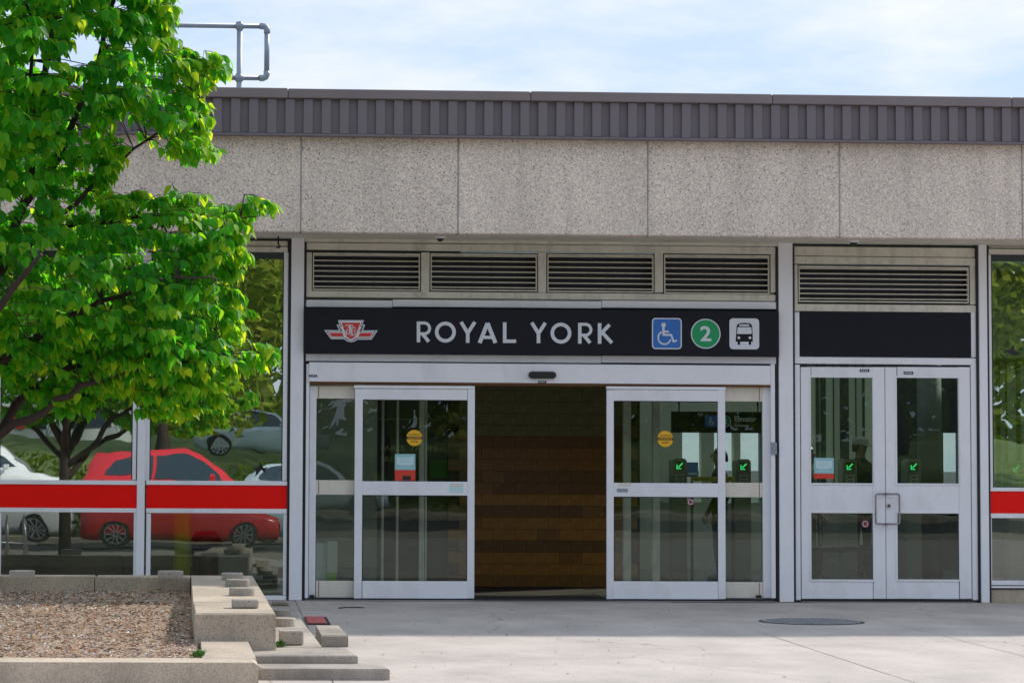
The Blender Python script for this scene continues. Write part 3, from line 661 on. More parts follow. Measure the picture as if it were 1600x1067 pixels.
# ROYAL YORK, letters as strokes; coordinates in the 4.848x enlargement of region (640,490)
def T(zx, zy): return PT(640+zx/4.848, 490+zy/4.848)
ku = KS/4.848
def letter(name, strokes=(), arcs=(), polys=()):
    b = MB(); y0 = YS-.006
    for A_, B_, w_ in strokes: b.stroke(T(*A_), T(*B_), w_*ku, y0, YS, LETM); y0 -= .00015
    for c_, r_, w_, a0, a1 in arcs: c = T(*c_); b.arc(c[0], c[1], r_*ku, w_*ku, a0, a1, y0, YS, LETM, 20); y0 -= .00015
    for P in polys: b.prism([T(*q) for q in P], y0, YS, LETM); y0 -= .00015
    b.build('letter', SG)
def Rr(x, y):   # R with top-left at x, y
    letter('R', [((x+13, y), (x+13, y+157), 26), ((x+13, y+11), (x+58, y+11), 22), ((x+13, y+93), (x+58, y+93), 22), ((x+40, y+90), (x+91, y+152), 26)], [((x+56, y+52), 41, 22, -90, 90)])
Rr(54, 60)
letter('O', arcs=[((271, 140), 66, 27, 0, 360)])
letter('Y', [((390, 64), (440, 148), 27), ((494, 64), (440, 148), 27), ((440, 138), (440, 221), 27)])
letter('A', [((530, 222), (590, 72), 30), ((650, 222), (590, 72), 30), ((560, 180), (620, 180), 24)])
letter('L', [((720, 66), (720, 222), 27), ((708, 209), (806, 209), 26)])
letter('Y', [((925, 68), (976, 150), 27), ((1028, 70), (976, 150), 27), ((976, 140), (976, 224), 27)])
letter('O', arcs=[((1146, 148), 66, 27, 0, 360)])
Rr(1276, 70)
letter('K', [((1439, 72), (1439, 228), 27), ((1440, 162), (1514, 84), 27), ((1458, 142), (1532, 222), 27)])
# pictograms; 8.421x enlargement of region (1010,490)
def G8(zx, zy): return PT(1010+zx/8.421, 490+zy/8.421)
kg = KS/8.421
def rrect(zx0, zy0, zx1, zy1, rad):
    p0 = G8(zx0, zy1); p1 = G8(zx1, zy0); r = rad*kg; out_ = []
    for cx, cz, a in ((p1[0]-r, p1[1]-r, 0), (p0[0]+r, p1[1]-r, 90), (p0[0]+r, p0[1]+r, 180), (p1[0]-r, p0[1]+r, 270)):
        out_ += [(cx+r*math.cos(R(a+t)), cz+r*math.sin(R(a+t))) for t in range(0, 91, 15)]
    return out_
b = MB(); b.prism(rrect(73, 60, 464, 466, 48), YS-.004, YS, LETM); b.prism(rrect(88, 75, 449, 451, 36), YS-.005, YS-.0041, BLU)
y0, y1 = YS-.0065, YS-.0051
c = G8(225, 150); b.disc(c[0], c[1], 31*kg, y0, y1, LETM, 20)
for A_, B_, w_ in (((222,165),(226,290),30), ((224,240),(296,236),24), ((215,280),(328,280),26), ((322,272),(358,372),24), ((345,372),(402,352),22)):
    y0 -= .0002; b.stroke(G8(*A_), G8(*B_), w_*kg, y0, y1, LETM)
c = G8(237, 318); b.arc(c[0], c[1], 84*kg, 20*kg, 115, 345, y0-.0003, y1, LETM, 26); b.build('wheelchair_pictogram', SG)
b = MB(); c = G8(780, 265); b.disc(c[0], c[1], 197*kg, YS-.004, YS, LETM, 44); b.disc(c[0], c[1], 183*kg, YS-.005, YS-.0041, GRN, 44)
p0, p1 = G8(708, 362), G8(852, 164); b.text('2', p0[0], p0[1], p1[0], p1[1], YS-.0056, LETM, .02); b.build('line_number_disc', SG)
b = MB(); b.prism(rrect(1093, 65, 1482, 468, 48), YS-.004, YS, LETM)
b.prism([G8(*q) for q in ((1172,370),(1180,270),(1186,170),(1196,142),(1230,126),(1290,120),(1350,126),(1382,142),(1391,170),(1397,270),(1400,370))], YS-.005, YS-.0041, SIGNM)
b.prism([G8(*q) for q in ((1200,178),(1378,178),(1386,258),(1375,268),(1200,268),(1190,258))], YS-.006, YS-.0051, LETM)
b.prism(rrect(1220, 142, 1352, 164, 8), YS-.006, YS-.0051, LETM)
for x in (1215, 1361): c = G8(x, 318); b.disc(c[0], c[1], 18*kg, YS-.006, YS-.0051, LETM, 16); b.prism(rrect(x-16, 366, x+16, 412, 10), YS-.0055, YS-.0041, SIGNM)
b.build('bus_pictogram', SG)

# ------------------------------------------------------------------ roof railing
RG = thing('roof_railing', 'galvanised pipe guard rail standing on the flat roof behind the tree top', 'railing', (0, .4, 5))
YR = .4
def rp(px, py): return atY(px, py, YR)
b = MB(); z1 = rp(300, 39.5).z; z2 = rp(300, 121.5).z; xe = rp(417, 80).x; x0 = rp(-420, 60).x; r = .030
z1 = rp(374, 41).z; z2 = rp(374, 122).z
MB().tube([(x0, YR, z1), (xe-.05, YR, z1)], r, GALV, 10).build('top_rail', RG, True)
MB().tube([(x0, YR, z2), (xe-.05, YR, z2)], r*.95, GALV, 10).build('lower_rail', RG, True)
MB().tube([(xe, YR, z1-.05), (xe, YR, z2+.05)], r, GALV, 10).build('end_post', RG, True)
for z, s_ in ((z1, -1), (z2, 1)):
    MB().tube([(xe-.08, YR, z), (xe-.04, YR, z), (xe-.012, YR, z+s_*.012), (xe, YR, z+s_*.04), (xe, YR, z+s_*.08)], .036, GALV, 12).build('elbow', RG, True)
for px in (374, 52, -114, -358):
    x = rp(px, 80).x; MB().tube([(x, YR, 4.7), (x, YR, z1+.045)], r, GALV, 10).build('post', RG, True)
    for z in (z1, z2): b = MB(); b.tube([(x-.045, YR, z), (x+.045, YR, z)], .038, GALV, 10); b.tube([(x, YR, z-.045), (x, YR, z+.045)], .037, GALV, 10); b.build('pipe_fitting', RG, True)

# ------------------------------------------------------------------ interior of the station
YI = 9.0
f_ = MB().box(XL, XR, .2, YI+4, -.04, .002, FLOORM).build('interior_floor'); f_['kind'] = 'structure'
bw = bpy.data.objects.new('interior_wall', None); C.objects.link(bw); bw['kind'] = 'structure'; WORLD[bw.name] = Vector((0,0,0))
wins = [(1066, 683, 1096, 752), (1116, 684, 1147, 752), (1157, 685, 1189, 752), (1474, 676, 1499, 752)]
wr = [rect(*q, YI) for q in wins]
zt = max(q[3] for q in wr); zlo = .95
b = MB(); b.box(XL, XR, YI, YI+.2, 3.05, zb0+.35, IWALL); b.build('wall_upper', bw)
strips = [(1262, 1276), (1280, 1284), (1291, 1303), (1304, 1314), (1327, 1338), (1339, 1349), (1352, 1366), (1548, 1558), (1564, 1573), (1575, 1590), (1596, 1612), (1622, 1640), (1650, 1664)]
allw = [(q, zlo, zt, GLD, 'back_window_pane') for q in wr]+[(rect(x0_, 600, x1_, 900, YI), .35, 3.0, FROST, 'frosted_pane') for x0_, x1_ in strips]
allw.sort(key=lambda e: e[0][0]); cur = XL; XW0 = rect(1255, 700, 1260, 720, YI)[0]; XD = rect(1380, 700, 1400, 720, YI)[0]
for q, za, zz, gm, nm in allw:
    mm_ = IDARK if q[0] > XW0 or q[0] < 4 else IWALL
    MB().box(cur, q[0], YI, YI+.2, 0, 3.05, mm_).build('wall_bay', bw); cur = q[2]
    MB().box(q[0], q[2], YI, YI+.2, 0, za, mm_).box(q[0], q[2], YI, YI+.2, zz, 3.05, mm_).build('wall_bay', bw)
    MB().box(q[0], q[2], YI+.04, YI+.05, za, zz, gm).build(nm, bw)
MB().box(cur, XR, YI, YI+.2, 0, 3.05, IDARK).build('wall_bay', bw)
# block wall seen through the open doorway
BW = bpy.data.objects.new('block_wall', None); C.objects.link(BW); BW['kind'] = 'structure'; YW = 3.2; WORLD[BW.name] = Vector((0,0,0))
a = rect(700, 600, 1000, 930, YW); MB().box(a[0], a[2], YW+.01, YW+.2, 0, 3.3, MORT).build('mortar_bed', BW)
bh = .14; bl = .272
bmesh_ = []; q = None
for m in BRK: q = MB(); q.box(.0015, bl-.0015, 0, .03, .0015, bh-.0015, m, .0015); bmesh_.append(q.mesh('block'))
nrow = 20; ncol = int((a[2]-a[0])/bl)
for r_ in range(22):
    m0_ = random.random()
    for c_ in range(ncol):
        x = a[0]+c_*bl+(r_ % 2)*bl*.5
        if x+bl > a[2]+.2: continue
        t = r_*bh; k = m0_ if random.random() < .95 else random.random()
        m = (0 if k < .6 else 3) if t > 1.75 else ((3 if k < .6 else 1) if t > 1.15 else (2 if k < .36 else (1 if k < .75 else 3)))  # lower orange-brown runs put the glaze's reflected streaks into block colours
        place('block', bmesh_[m], (x, YW+random.uniform(-.003, .003), t+.004), BW)

# pale upright fins behind the swing doors and the right window
CL = thing('round_column', 'dark round concrete column inside behind the right swing door', 'column', (atY(1454, 900, 6).x, 6, 0))
MB().cylz(atY(1454, 900, 6).x, 6, 0, 3.3, .16, .16, mat('grey_column', (.20,.21,.19), .5), 24).build('shaft', CL, True)
MB().cylz(atY(1454, 900, 6).x, 6, .002, .12, .175, .175, DKMET, 24).build('base_ring', CL, True)

# inner vestibule mullions
VM = thing('vestibule_partition', 'inner vestibule partition of slim pale metal uprights behind the sliding doors', 'partition', (3.3, 1.6, 0))
for xa, xb in ((596, 600), (619, 623), (655, 663), (664, 667), (974, 986), (1020, 1031)):
    a = rect(xa, 600, xb, 930, 1.6); MB().box(a[0], a[2], 1.6, 1.68, .003, 2.6, WM2, .003).build('upright', VM)
a = rect(520, 598, 738, 606, 1.6); MB().box(a[0], a[2], 1.59, 1.69, a[1], a[3], WM2).build('head_rail', VM)
a = rect(960, 598, 1200, 606, 1.6); MB().box(a[0], a[2], 1.59, 1.69, a[1], a[3], WM2).build('head_rail', VM)

a = rect(735, 930, 955, 932, .12)
MT = MB().box(a[0], a[2], .14, 3.1, .0035, .014, mat('brown_sheet', (.035,.02,.01), .95, 0, .3, 30), .003).build('added_dark_sheet'); tag(MT, 'dark brown sheet added to darken the bright floor inside the open doorway', 'mat')  # added sheet, darkens the bright strip of floor in the doorway
# fare gates
def gate(px, label, ptop=716, arrow=GARR, red=False, Y=5.0, w_=.19):
    p = atY(px, 752, Y); zt_ = atY(px, ptop, Y).z; G = thing('fare_gate', label, 'fare gate', (p.x, Y, 0), 'fare gates inside the station')
    b = MB(); h = w_/2; r = .05
    pts = [(p.x-h, 0.003), (p.x+h, 0.003)]+[(p.x+h-r+r*math.cos(R(t)), zt_-r+r*math.sin(R(t))) for t in range(0, 91, 18)]+[(p.x-h+r+r*math.cos(R(t)), zt_-r+r*math.sin(R(t))) for t in range(90, 181, 18)]
    b.prism(pts, Y, Y+.28, GATEM); b.build('reader_post', G)
    MB().box(p.x-.08, p.x+.08, Y+.06, Y+1.3, .003, 1.0, STEEL, .02).build('gate_cabinet', G)
    a = (p.x-.055, zt_-.15, p.x+.055, zt_-.04); MB().box(a[0], a[2], Y-.006, Y, a[1], a[3], SCREEN).build('display', G)
    b = MB(); cx, cz = p.x, (a[1]+a[3])/2; k = .036
    if red: b.stroke((cx-k, cz), (cx+k*.5, cz+k), .016, Y-.012, Y-.007, arrow); b.stroke((cx-k, cz), (cx+k*.5, cz-k), .016, Y-.0125, Y-.0075, arrow)
    else:
        b.stroke((cx+k, cz+k), (cx-k*.5, cz-k*.5), .017, Y-.012, Y-.007, arrow); b.stroke((cx-k, cz-k), (cx-k, cz+k*.5), .013, Y-.0125, Y-.0075, arrow); b.stroke((cx-k-.006, cz-k), (cx+k*.5, cz-k), .013, Y-.013, Y-.008, arrow)
    b.build('arrow', G)
    b = MB(); b.box(p.x-.06, p.x+.06, Y-.004, Y, zt_-.34, zt_-.20, FINM); b.box(p.x-.035, p.x+.035, Y-.006, Y-.0045, zt_-.24, zt_-.228, BLK); b.arc(p.x, zt_-.29, .02, .006, 0, 360, Y-.007, Y-.0045, BLK, 12); b.build('tap_plate', G)
gate(1062, 'fare gate with lit green arrow seen through the right sliding door')
gate(1162, 'fare gate with lit green arrow seen through the narrow right sidelight', 717)
gate(1328, 'fare gate with lit green arrow in front of the person in the pale cap', 717)
gate(1428, 'fare gate with lit green arrow seen through the right swing door', 717)
gate(967, 'fare gate with lit red arrow at the edge of the open doorway', 715, RARR, True)
gate(1588, 'fare gate with lit green arrow at the far right window', 720, Y=4.4)
# elevator sign
a = rect(1050, 643, 1196, 676, 6.4); ES = thing('hanging_sign', 'dark hanging Elevator Subway sign inside behind the right sidelight', 'sign', ((a[0]+a[2])/2, 6.4, a[1]))
MB().box(a[0], a[2], 6.4, 6.5, a[1], a[3], SIGNM, .004).build('sign_board', ES)
b = MB(); e_ = rect(1148, 650, 1182, 658.5, 6.39); b.text('Elevator', e_[0], e_[1], e_[2], e_[3], 6.396, WHT, .01); e_ = rect(1148, 662, 1168, 668, 6.39); b.text('Subway', e_[0], e_[1], e_[2], e_[3], 6.396, WHT, .01); b.build('lettering', ES)
e_ = rect(1102, 649, 1121, 667, 6.39); b = MB(); b.box(e_[0], e_[2], 6.392, 6.399, e_[1], e_[3], BLU); cx, cz = (e_[0]+e_[2])/2, (e_[1]+e_[3])/2
b.disc(cx-.01, cz+.04, .012, 6.388, 6.3915, WHT, 10); b.stroke((cx-.01, cz+.03), (cx-.01, cz-.01), .012, 6.388, 6.3915, WHT); b.stroke((cx-.01, cz-.01), (cx+.03, cz-.02), .012, 6.3875, 6.391, WHT); b.arc(cx, cz-.02, .03, .009, 120, 350, 6.387, 6.3905, WHT, 12); b.build('wheelchair_symbol', ES)
p = atY(1133, 658, 6.39); b = MB(); b.disc(p.x, p.z, .075, 6.392, 6.399, GRN, 20); b.arc(p.x, p.z, .075, .008, 0, 360, 6.388, 6.3915, WHT, 24); b.text('2', p.x-.025, p.z-.04, p.x+.025, p.z+.04, 6.3905, WHT, .04); b.build('line_disc', ES)
for px in (1062, 1185): x = atY(px, 640, 6.4).x; MB().tube([(x, 6.45, a[3]), (x, 6.45, 3.3)], .012, DKMET, 6).build('hanger_rod', ES)
# yellow warning tape on inner rail
a = rect(1079, 744.5, 1148, 752, 3.0); TP = thing('warning_tape', 'yellow warning strip with black lettering on inner glass rail behind right sliding door', 'warning strip', ((a[0]+a[2])/2, 3, a[1]))
b = MB(); b.box(a[0], a[2], 3, 3.006, a[1], a[3], YEL); b.build('strip', TP)
b = MB(); b.text('CAUTION AUTOMATIC', a[0]+.02, a[1]+.012, a[2]-.02, a[3]-.012, 2.998, BLK, .02); b.build('lettering', TP)
for x in (a[0]+.02, a[2]-.02): MB().box(x-.015, x+.015, 3.008, 3.04, .003, a[3], DKMET).build('post', TP)
a = rect(1073, 722, 1091, 745, 7.6); b = MB(); b.box(a[0], a[2], 7.6, 7.62, a[1], a[3], BLU); b.box(a[0]+.02, a[2]-.02, 7.594, 7.599, a[1]+.03, a[1]+.06, PALE); b.box((a[0]+a[2])/2-.01, (a[0]+a[2])/2+.01, 7.62, 7.66, .003, a[3], DKMET)
PO = b.build('poster_stand'); tag(PO, 'small dark blue poster stand inside behind the nearest green-arrow gate', 'poster')
# fare machine
a = rect(592, 640, 712, 756, 4.4); FM = thing('fare_board', 'dark fares and tariffs board seen inside the left sliding door', 'notice board', ((a[0]+a[2])/2, 4.4, 0))
MB().box(a[0], a[2], 4.4, 4.8, .003, a[3]+.25, IDARK, .01).build('cabinet', FM)
TXG = mat('board_lettering', (.45,.50,.22), .5); b = MB(); Yt = 4.397
e_ = rect(595, 695, 632, 704, Yt); b.text('FARES', e_[0], e_[1], e_[2], e_[3], Yt, TXG, .02); e_ = rect(640, 695, 684, 704, Yt); b.text('TARIFS', e_[0], e_[1], e_[2], e_[3], Yt, TXG, .02)
e_ = rect(595, 713, 640, 721.5, Yt); b.text('PRESTO', e_[0], e_[1], e_[2], e_[3], Yt, TXG, .02); e_ = rect(592, 654.5, 708, 655.5, Yt); b.box(e_[0], e_[2], Yt-.001, Yt, e_[1], e_[3], TXG)
e_ = rect(682, 649, 707, 653, Yt); b.text('KENNEDY', e_[0], e_[1], e_[2], e_[3], Yt, TXG, .01)
p = atY(648, 648, Yt); b.disc(p.x, p.z, .017, Yt-.001, Yt, TXG, 12); b.build('lettering', FM)
e_ = rect(671, 718, 708, 746, Yt); MB().box(e_[0], e_[2], Yt-.02, Yt-.002, e_[1], e_[3], mat('green_screen', (.06,.28,.03), .4)).build('green_panel', FM)
# white stand behind left sidelight
p = atY(505, 907, .5); SB = thing('leaning_panel', 'white boxed panel with lime green foot leaning inside the left sidelight', 'panel', (p.x, .5, 0))
a = rect(494, 848, 512, 907, .5); MB().box(a[0], a[2], .5, .58, .003, a[3], WHT, .004).build('tall_board', SB)
a = rect(511, 845, 527, 895, .44); MB().box(a[0], a[2], .44, .48, a[1], a[3], FINM, .004).build('front_board', SB)
a = rect(511, 895.5, 526, 912, .44); MB().box(a[0], a[2], .44, .49, .003, a[3], LIME, .004).build('foot', SB)
# bollard, bin, cabinet behind the left window
p = atY(284, 900, .75); BO = thing('yellow_bollard', 'round yellow-green painted bollard just inside the left window', 'bollard', (p.x, .75, 0))
b = MB(); b.cylz(p.x, .75, .003, 1.02, .095, .095, BOLL, 24, .04); b.build('post', BO, True); MB().cylz(p.x, .75, .002, .02, .14, .14, DKMET, 24).build('base_plate', BO)
p = atY(322, 900, 1.0); BI = thing('waste_bin', 'black waste bin standing inside the left window beside the bollard', 'bin', (p.x, 1.0, 0))
MB().cylz(p.x, 1.0, .003, .62, .14, .17, BLK, 20).build('body', BI, True); MB().cylz(p.x, 1.0, .621, .72, .175, .12, BLK, 20).build('lid', BI, True)
p = atY(372, 900, .8); CB = thing('low_cabinet', 'grey low cabinet with sloping top inside the left window beside the black bin', 'cabinet', (p.x, .8, 0))
a = rect(341, 862, 400, 930, .8); MB().prism([(a[0], .003), (a[2], .003), (a[2], a[3]-.06), (a[0], a[3])], .8, 1.3, mat('grey_cabinet', (.30,.30,.28), .5)).build('body', CB); MB().box(a[0]+.02, a[2]-.02, .85, 1.25, -.001, .0025, DKMET).build('plinth', CB)
# bench behind the swing door
p = atY(1310, 850, 3.0); BE = thing('waiting_bench', 'dark metal waiting bench inside behind the left swing door', 'bench', (p.x, 3.0, 0))
MB().box(p.x-.36, p.x+.5, 2.9, 3.3, .45, .51, DKMET, .01).build('seat', BE)
for dx in (-.25, .42): MB().box(p.x+dx-.02, p.x+dx+.02, 2.95, 3.25, .003, .45, DKMET).build('leg', BE)

# ------------------------------------------------------------------ people
def person(label, x, y, rz, jacket, trousers, cap=None, ht=1.78, hair=True):
    P = thing('person', label, 'person', (x, y, 0)); P.rotation_euler = (0, 0, rz); k = ht/1.78
    J = {'pel': (0,0,.95,.15,.11), 'wst': (0,0,1.10,.14,.10), 'chs': (0,.0,1.30,.175,.12), 'nkb': (0,0,1.46,.09,.07), 'nk': (0,-.01,1.53,.055,.055),
         'shl': (-.18,0,1.42,.065,.06), 'elb': (-.25,.03,1.15,.048,.045), 'wrl': (-.23,-.10,.93,.032,.028), 'hnl': (-.22,-.14,.86,.04,.02),
         'shr': (.18,0,1.42,.065,.06), 'ebr': (.25,.03,1.15,.048,.045), 'wrr': (.23,-.08,.93,.032,.028), 'hnr': (.22,-.12,.86,.04,.02),
         'hpl': (-.09,0,.90,.095,.09), 'knl': (-.10,-.01,.49,.062,.062), 'anl': (-.10,.02,.09,.042,.045), 'tol': (-.11,-.15,.035,.045,.032),
         'hpr': (.09,0,.90,.095,.09), 'knr': (.10,-.03,.49,.062,.062), 'anr': (.11,.0,.09,.042,.045), 'tor': (.12,-.17,.035,.045,.032),
         'hd0': (0,-.015,1.60,.062,.07), 'hd1': (0,-.02,1.67,.078,.095), 'hd2': (0,-.01,1.74,.06,.075)}
    E_ = [('pel','wst'),('wst','chs'),('chs','nkb'),('nkb','nk'),('nk','hd0'),('hd0','hd1'),('hd1','hd2'),('nkb','shl'),('shl','elb'),('elb','wrl'),('wrl','hnl'),
          ('nkb','shr'),('shr','ebr'),('ebr','wrr'),('wrr','hnr'),('pel','hpl'),('hpl','knl'),('knl','anl'),('anl','tol'),('pel','hpr'),('hpr','knr'),('knr','anr'),('anr','tor')]
    ks = list(J); me = bpy.data.meshes.new('body'); me.from_pydata([(J[q][0]*k, J[q][1]*k, J[q][2]*k) for q in ks], [(ks.index(a), ks.index(b_)) for a, b_ in E_], [])
    tmp = bpy.data.objects.new('tmp', me); C.objects.link(tmp); md = tmp.modifiers.new('s', 'SKIN')
    for i, q in enumerate(ks): me.skin_vertices[0].data[i].radius = (J[q][3]*k, J[q][4]*k)
    me.skin_vertices[0].data[0].use_root = True
    tmp.modifiers.new('u', 'SUBSURF').levels = 2; tmp.modifiers['u'].render_levels = 2
    bpy.context.view_layer.update()
    m2 = bpy.data.meshes.new_from_object(tmp.evaluated_get(bpy.context.evaluated_depsgraph_get())); bpy.data.objects.remove(tmp)
    m2.name = 'body'; m2.materials.clear()
    for q in (trousers, jacket, SKIN, BLK): m2.materials.append(q)
    for f in m2.polygons:
        c = f.center/k; f.use_smooth = True
        hand = abs(c.x) > .17 and c.z < .92 and c.z > .75
        f.material_index = 3 if c.z < .10 else (2 if hand or c.z > 1.52 else (1 if c.z > .88 else 0))
    WORLD_P = WORLD[P.name]
    def child(name, me_): o = bpy.data.objects.new(name, me_); C.objects.link(o); o.parent = P; return o
    child('body', m2)
    hz = 1.67*k
    # face: nose, eyes, mouth, ears
    b = MB(); b.add([(0,-.135*k,hz-.005),(-.014,-.112*k,hz-.02),(.014,-.112*k,hz-.02),(0,-.108*k,hz+.03)], [(0,1,2),(0,3,1),(0,2,3),(1,3,2)], SKIN); child('nose', b.mesh('nose'))
    b = MB(); b.box(-.04,-.02,-.118*k,-.10*k,hz+.015,hz+.025,BLK); b.box(.02,.04,-.118*k,-.10*k,hz+.015,hz+.025,BLK); child('eyes', b.mesh('eyes'))
    b = MB(); b.box(-.022,.022,-.110*k,-.09*k,hz-.055,hz-.047,EMD); child('mouth', b.mesh('mouth'))
    for s_ in (-1, 1): b = MB(); b.box(s_*.083*k-.006, s_*.083*k+.006, -.02, .01, hz-.02, hz+.03, SKIN, .002); child('ear', b.mesh('ear'))
    # hand with fingers
    for s_ in (-1, 1):
        b = MB()
        for i, ln in enumerate((.062, .072, .068, .055)):
            x0_ = s_*.22*k; y0_ = (-.17+i*.02)*k; z0_ = .845*k
            b.tube([(x0_, y0_, z0_), (x0_, y0_-.004, z0_-ln*.5), (x0_-s_*.012, y0_-.004, z0_-ln)], [.009, .0085, .007], SKIN, 6)
        b.tube([(s_*.21*k, -.165*k, .87*k), (s_*.195*k, -.19*k, .845*k), (s_*.192*k, -.195*k, .82*k)], [.011, .010, .008], SKIN, 6); child('fingers', b.mesh('fingers'))
    b = MB()
    if cap:
        vs = []; n = 20
        for zz, rr in ((1.695, .100), (1.725, .104), (1.76, .098), (1.79, .07), (1.80, .01)): vs += [(rr*.92*math.cos(2*math.pi*i/n)*k, (-.015+rr*1.12*math.sin(2*math.pi*i/n))*k, zz*k) for i in range(n)]
        b.add(vs, [(q*n+i, q*n+(i+1)%n, (q+1)*n+(i+1)%n, (q+1)*n+i) for q in range(4) for i in range(n)], cap)
        b.add([(-.07*k,-.10*k,1.70*k),(.07*k,-.10*k,1.70*k),(.05*k,-.18*k,1.685*k),(-.05*k,-.18*k,1.685*k),(-.07*k,-.10*k,1.69*k),(.07*k,-.10*k,1.69*k),(.05*k,-.18*k,1.675*k),(-.05*k,-.18*k,1.675*k)],
              [(0,1,2,3),(7,6,5,4),(0,3,7,4),(1,5,6,2),(3,2,6,7)], cap); child('cap', b.mesh('cap', True))
    b = MB(); n = 18; vs = []
    for zz, rr, yo in ((1.60, .074, .035), (1.66, .092, .018), (1.72, .09, .005), (1.78, .055, 0), (1.785, .005, 0)): vs += [(rr*.93*math.cos(2*math.pi*i/n)*k, (yo+rr*1.02*math.sin(2*math.pi*i/n))*k, zz*k) for i in range(n)]
    b.add(vs, [(q*n+i, q*n+(i+1)%n, (q+1)*n+(i+1)%n, (q+1)*n+i) for q in range(4) for i in range(n)], BLK); child('hair', b.mesh('hair', True))
    return P
p = atY(1344, 800, 6.6); person('person in a dark jacket and pale cap standing inside behind the left swing door', p.x, 6.6, R(35), JACK, PANT, CAPC, 1.86)
p = atY(1270, 800, 3.7); person('person in grey trousers half hidden behind the edge of the left swing door', p.x-.06, 3.7, R(60), JACK, KHAK, None, 1.72)
p = atY(1125, 800, 4.6); person('person in black clothes standing behind the right sliding door frame', p.x, 4.6, R(-85), JACK, PANT, None, 1.70)

# ------------------------------------------------------------------ planter, terrace and steps
PL = thing('planter', 'raised concrete planter bed filled with wood mulch around the tree', 'planter', (-2, -8, 0))
h1, h2 = .41, .209
A0 = atZ(295, 907, h1); A1 = atZ(305, 957, h1); B0 = atZ(395, 905, h1); B1 = atZ(431, 957, h1)
yb = atZ(200, 900.5, h1).y; yf = atZ(370, 957, h1).y; XLp = -9.0
def quadprism(P, z0, z1, m, bev=.012):
    """P: 4 plan points counter-clockwise"""
    n = len(P); c = Vector((sum(p[0] for p in P)/n, sum(p[1] for p in P)/n))
    vs = [(p[0], p[1], z0) for p in P]+[(p[0], p[1], z1-bev) for p in P]
    for p in P:
        d = (c-Vector(p[:2])); d = d.normalized()*bev*1.4; vs.append((p[0]+d.x, p[1]+d.y, z1))
    return vs, [tuple(range(n))[::-1]]+[(i, (i+1)%n, (i+1)%n+n, i+n) for i in range(n)]+[(i+n, (i+1)%n+n, (i+1)%n+2*n, i+2*n) for i in range(n)]+[tuple(range(2*n, 3*n))]
def qp(name, parent, P, z0, z1, m, bev=.012):
    A = sum(P[i][0]*P[(i+1)%len(P)][1]-P[(i+1)%len(P)][0]*P[i][1] for i in range(len(P)))
    if A < 0: P = P[::-1]
    b = MB(); vs, fs = quadprism(P, z0, z1, m, bev); b.add(vs, fs, m); return b.build(name, parent)
ybk = yb+.35
xc = atZ(145, 903, h1).x
qp('back_wall', PL, [(XLp, yb), (xc-.004, yb), (xc-.004, ybk), (XLp, ybk)], 0, h1, PLC)
qp('back_wall', PL, [(xc+.004, yb), (A0.x, yb), (A0.x+.01, ybk), (xc+.004, ybk)], 0, h1, PLC)
xr1 = atZ(395, 903, h1).x
jy = atZ(360, 940, h1).y
def lerpx(P, Q, y): t = (y-P.y)/(Q.y-P.y); return P.x+(Q.x-P.x)*t
qp('side_wall', PL, [(A0.x+.004, ybk), (lerpx(A0, A1, jy+.004), jy+.004), (lerpx(B0, B1, jy+.004), jy+.004), (xr1, ybk)], 0, h1, PLC)
qp('side_wall', PL, [(lerpx(A0, A1, jy-.004), jy-.004), (A1.x, yf), (B1.x, yf), (lerpx(B0, B1, jy-.004), jy-.004)], 0, h1-.002, PLC)
# lower front part
C0 = atZ(313, 1002, h2); C1 = atZ(315, 1028, h2); D0 = atZ(388, 1003, h2); D1 = atZ(404, 1034, h2)
yf2 = atZ(200, 1034, h2).y; yi2 = atZ(200, 1027, h2).y
qp('lower_side_wall', PL, [(C0.x, yf-.004), (C1.x, yi2), (D0.x+(D1.x-D0.x)*.8, yi2), (D0.x, yf-.004)], 0, h2, PLC)
qp('front_wall', PL, [(XLp, yf2), (D1.x, yf2), (D0.x+(D1.x-D0.x)*.8, yi2-.003), (XLp, yi2-.003)], 0, h2-.001, PLC, .02)
# mulch bed
zbk = .265; zfr = .17
def bedz(y): t = (yb-y)/(yb-yi2); return zbk+(zfr-zbk)*t
import mathutils.noise as mn
b = MB(); nx, ny = 90, 50; vs = []
for j in range(ny+1):
    y = yb+.02+(yi2-.02-yb-.02)*j/ny
    xr_ = lerpx(A0, A1, y)+.02
    for i in range(nx+1):
        x = XLp+(xr_-XLp)*i/nx; vs.append((x, y, bedz(y)+.02*mn.noise(Vector((x*2, y*2, 0)))+.008*mn.noise(Vector((x*9, y*9, 3)))))
MUL = mat('mulch', (.34,.24,.17), .95, 0, .5, 14, .01, 60, .7, (.05,.03,.02))
b.add(vs, [(j*(nx+1)+i, (j+1)*(nx+1)+i, (j+1)*(nx+1)+i+1, j*(nx+1)+i+1) for j in range(ny) for i in range(nx)], MUL); b.build('mulch_bed', PL, True)
CH = [mat('chip_%s' % n, tuple(min(.8, q*1.6) for q in c), .9, 0, .25, 20) for n, c in (('tan', (.36,.24,.16)), ('grey', (.34,.29,.27)), ('brown', (.15,.085,.05)), ('pale', (.60,.52,.46)), ('dark', (.04,.028,.02)), ('orange', (.40,.20,.09)))]
b = MB(); rnd = random.Random(3)
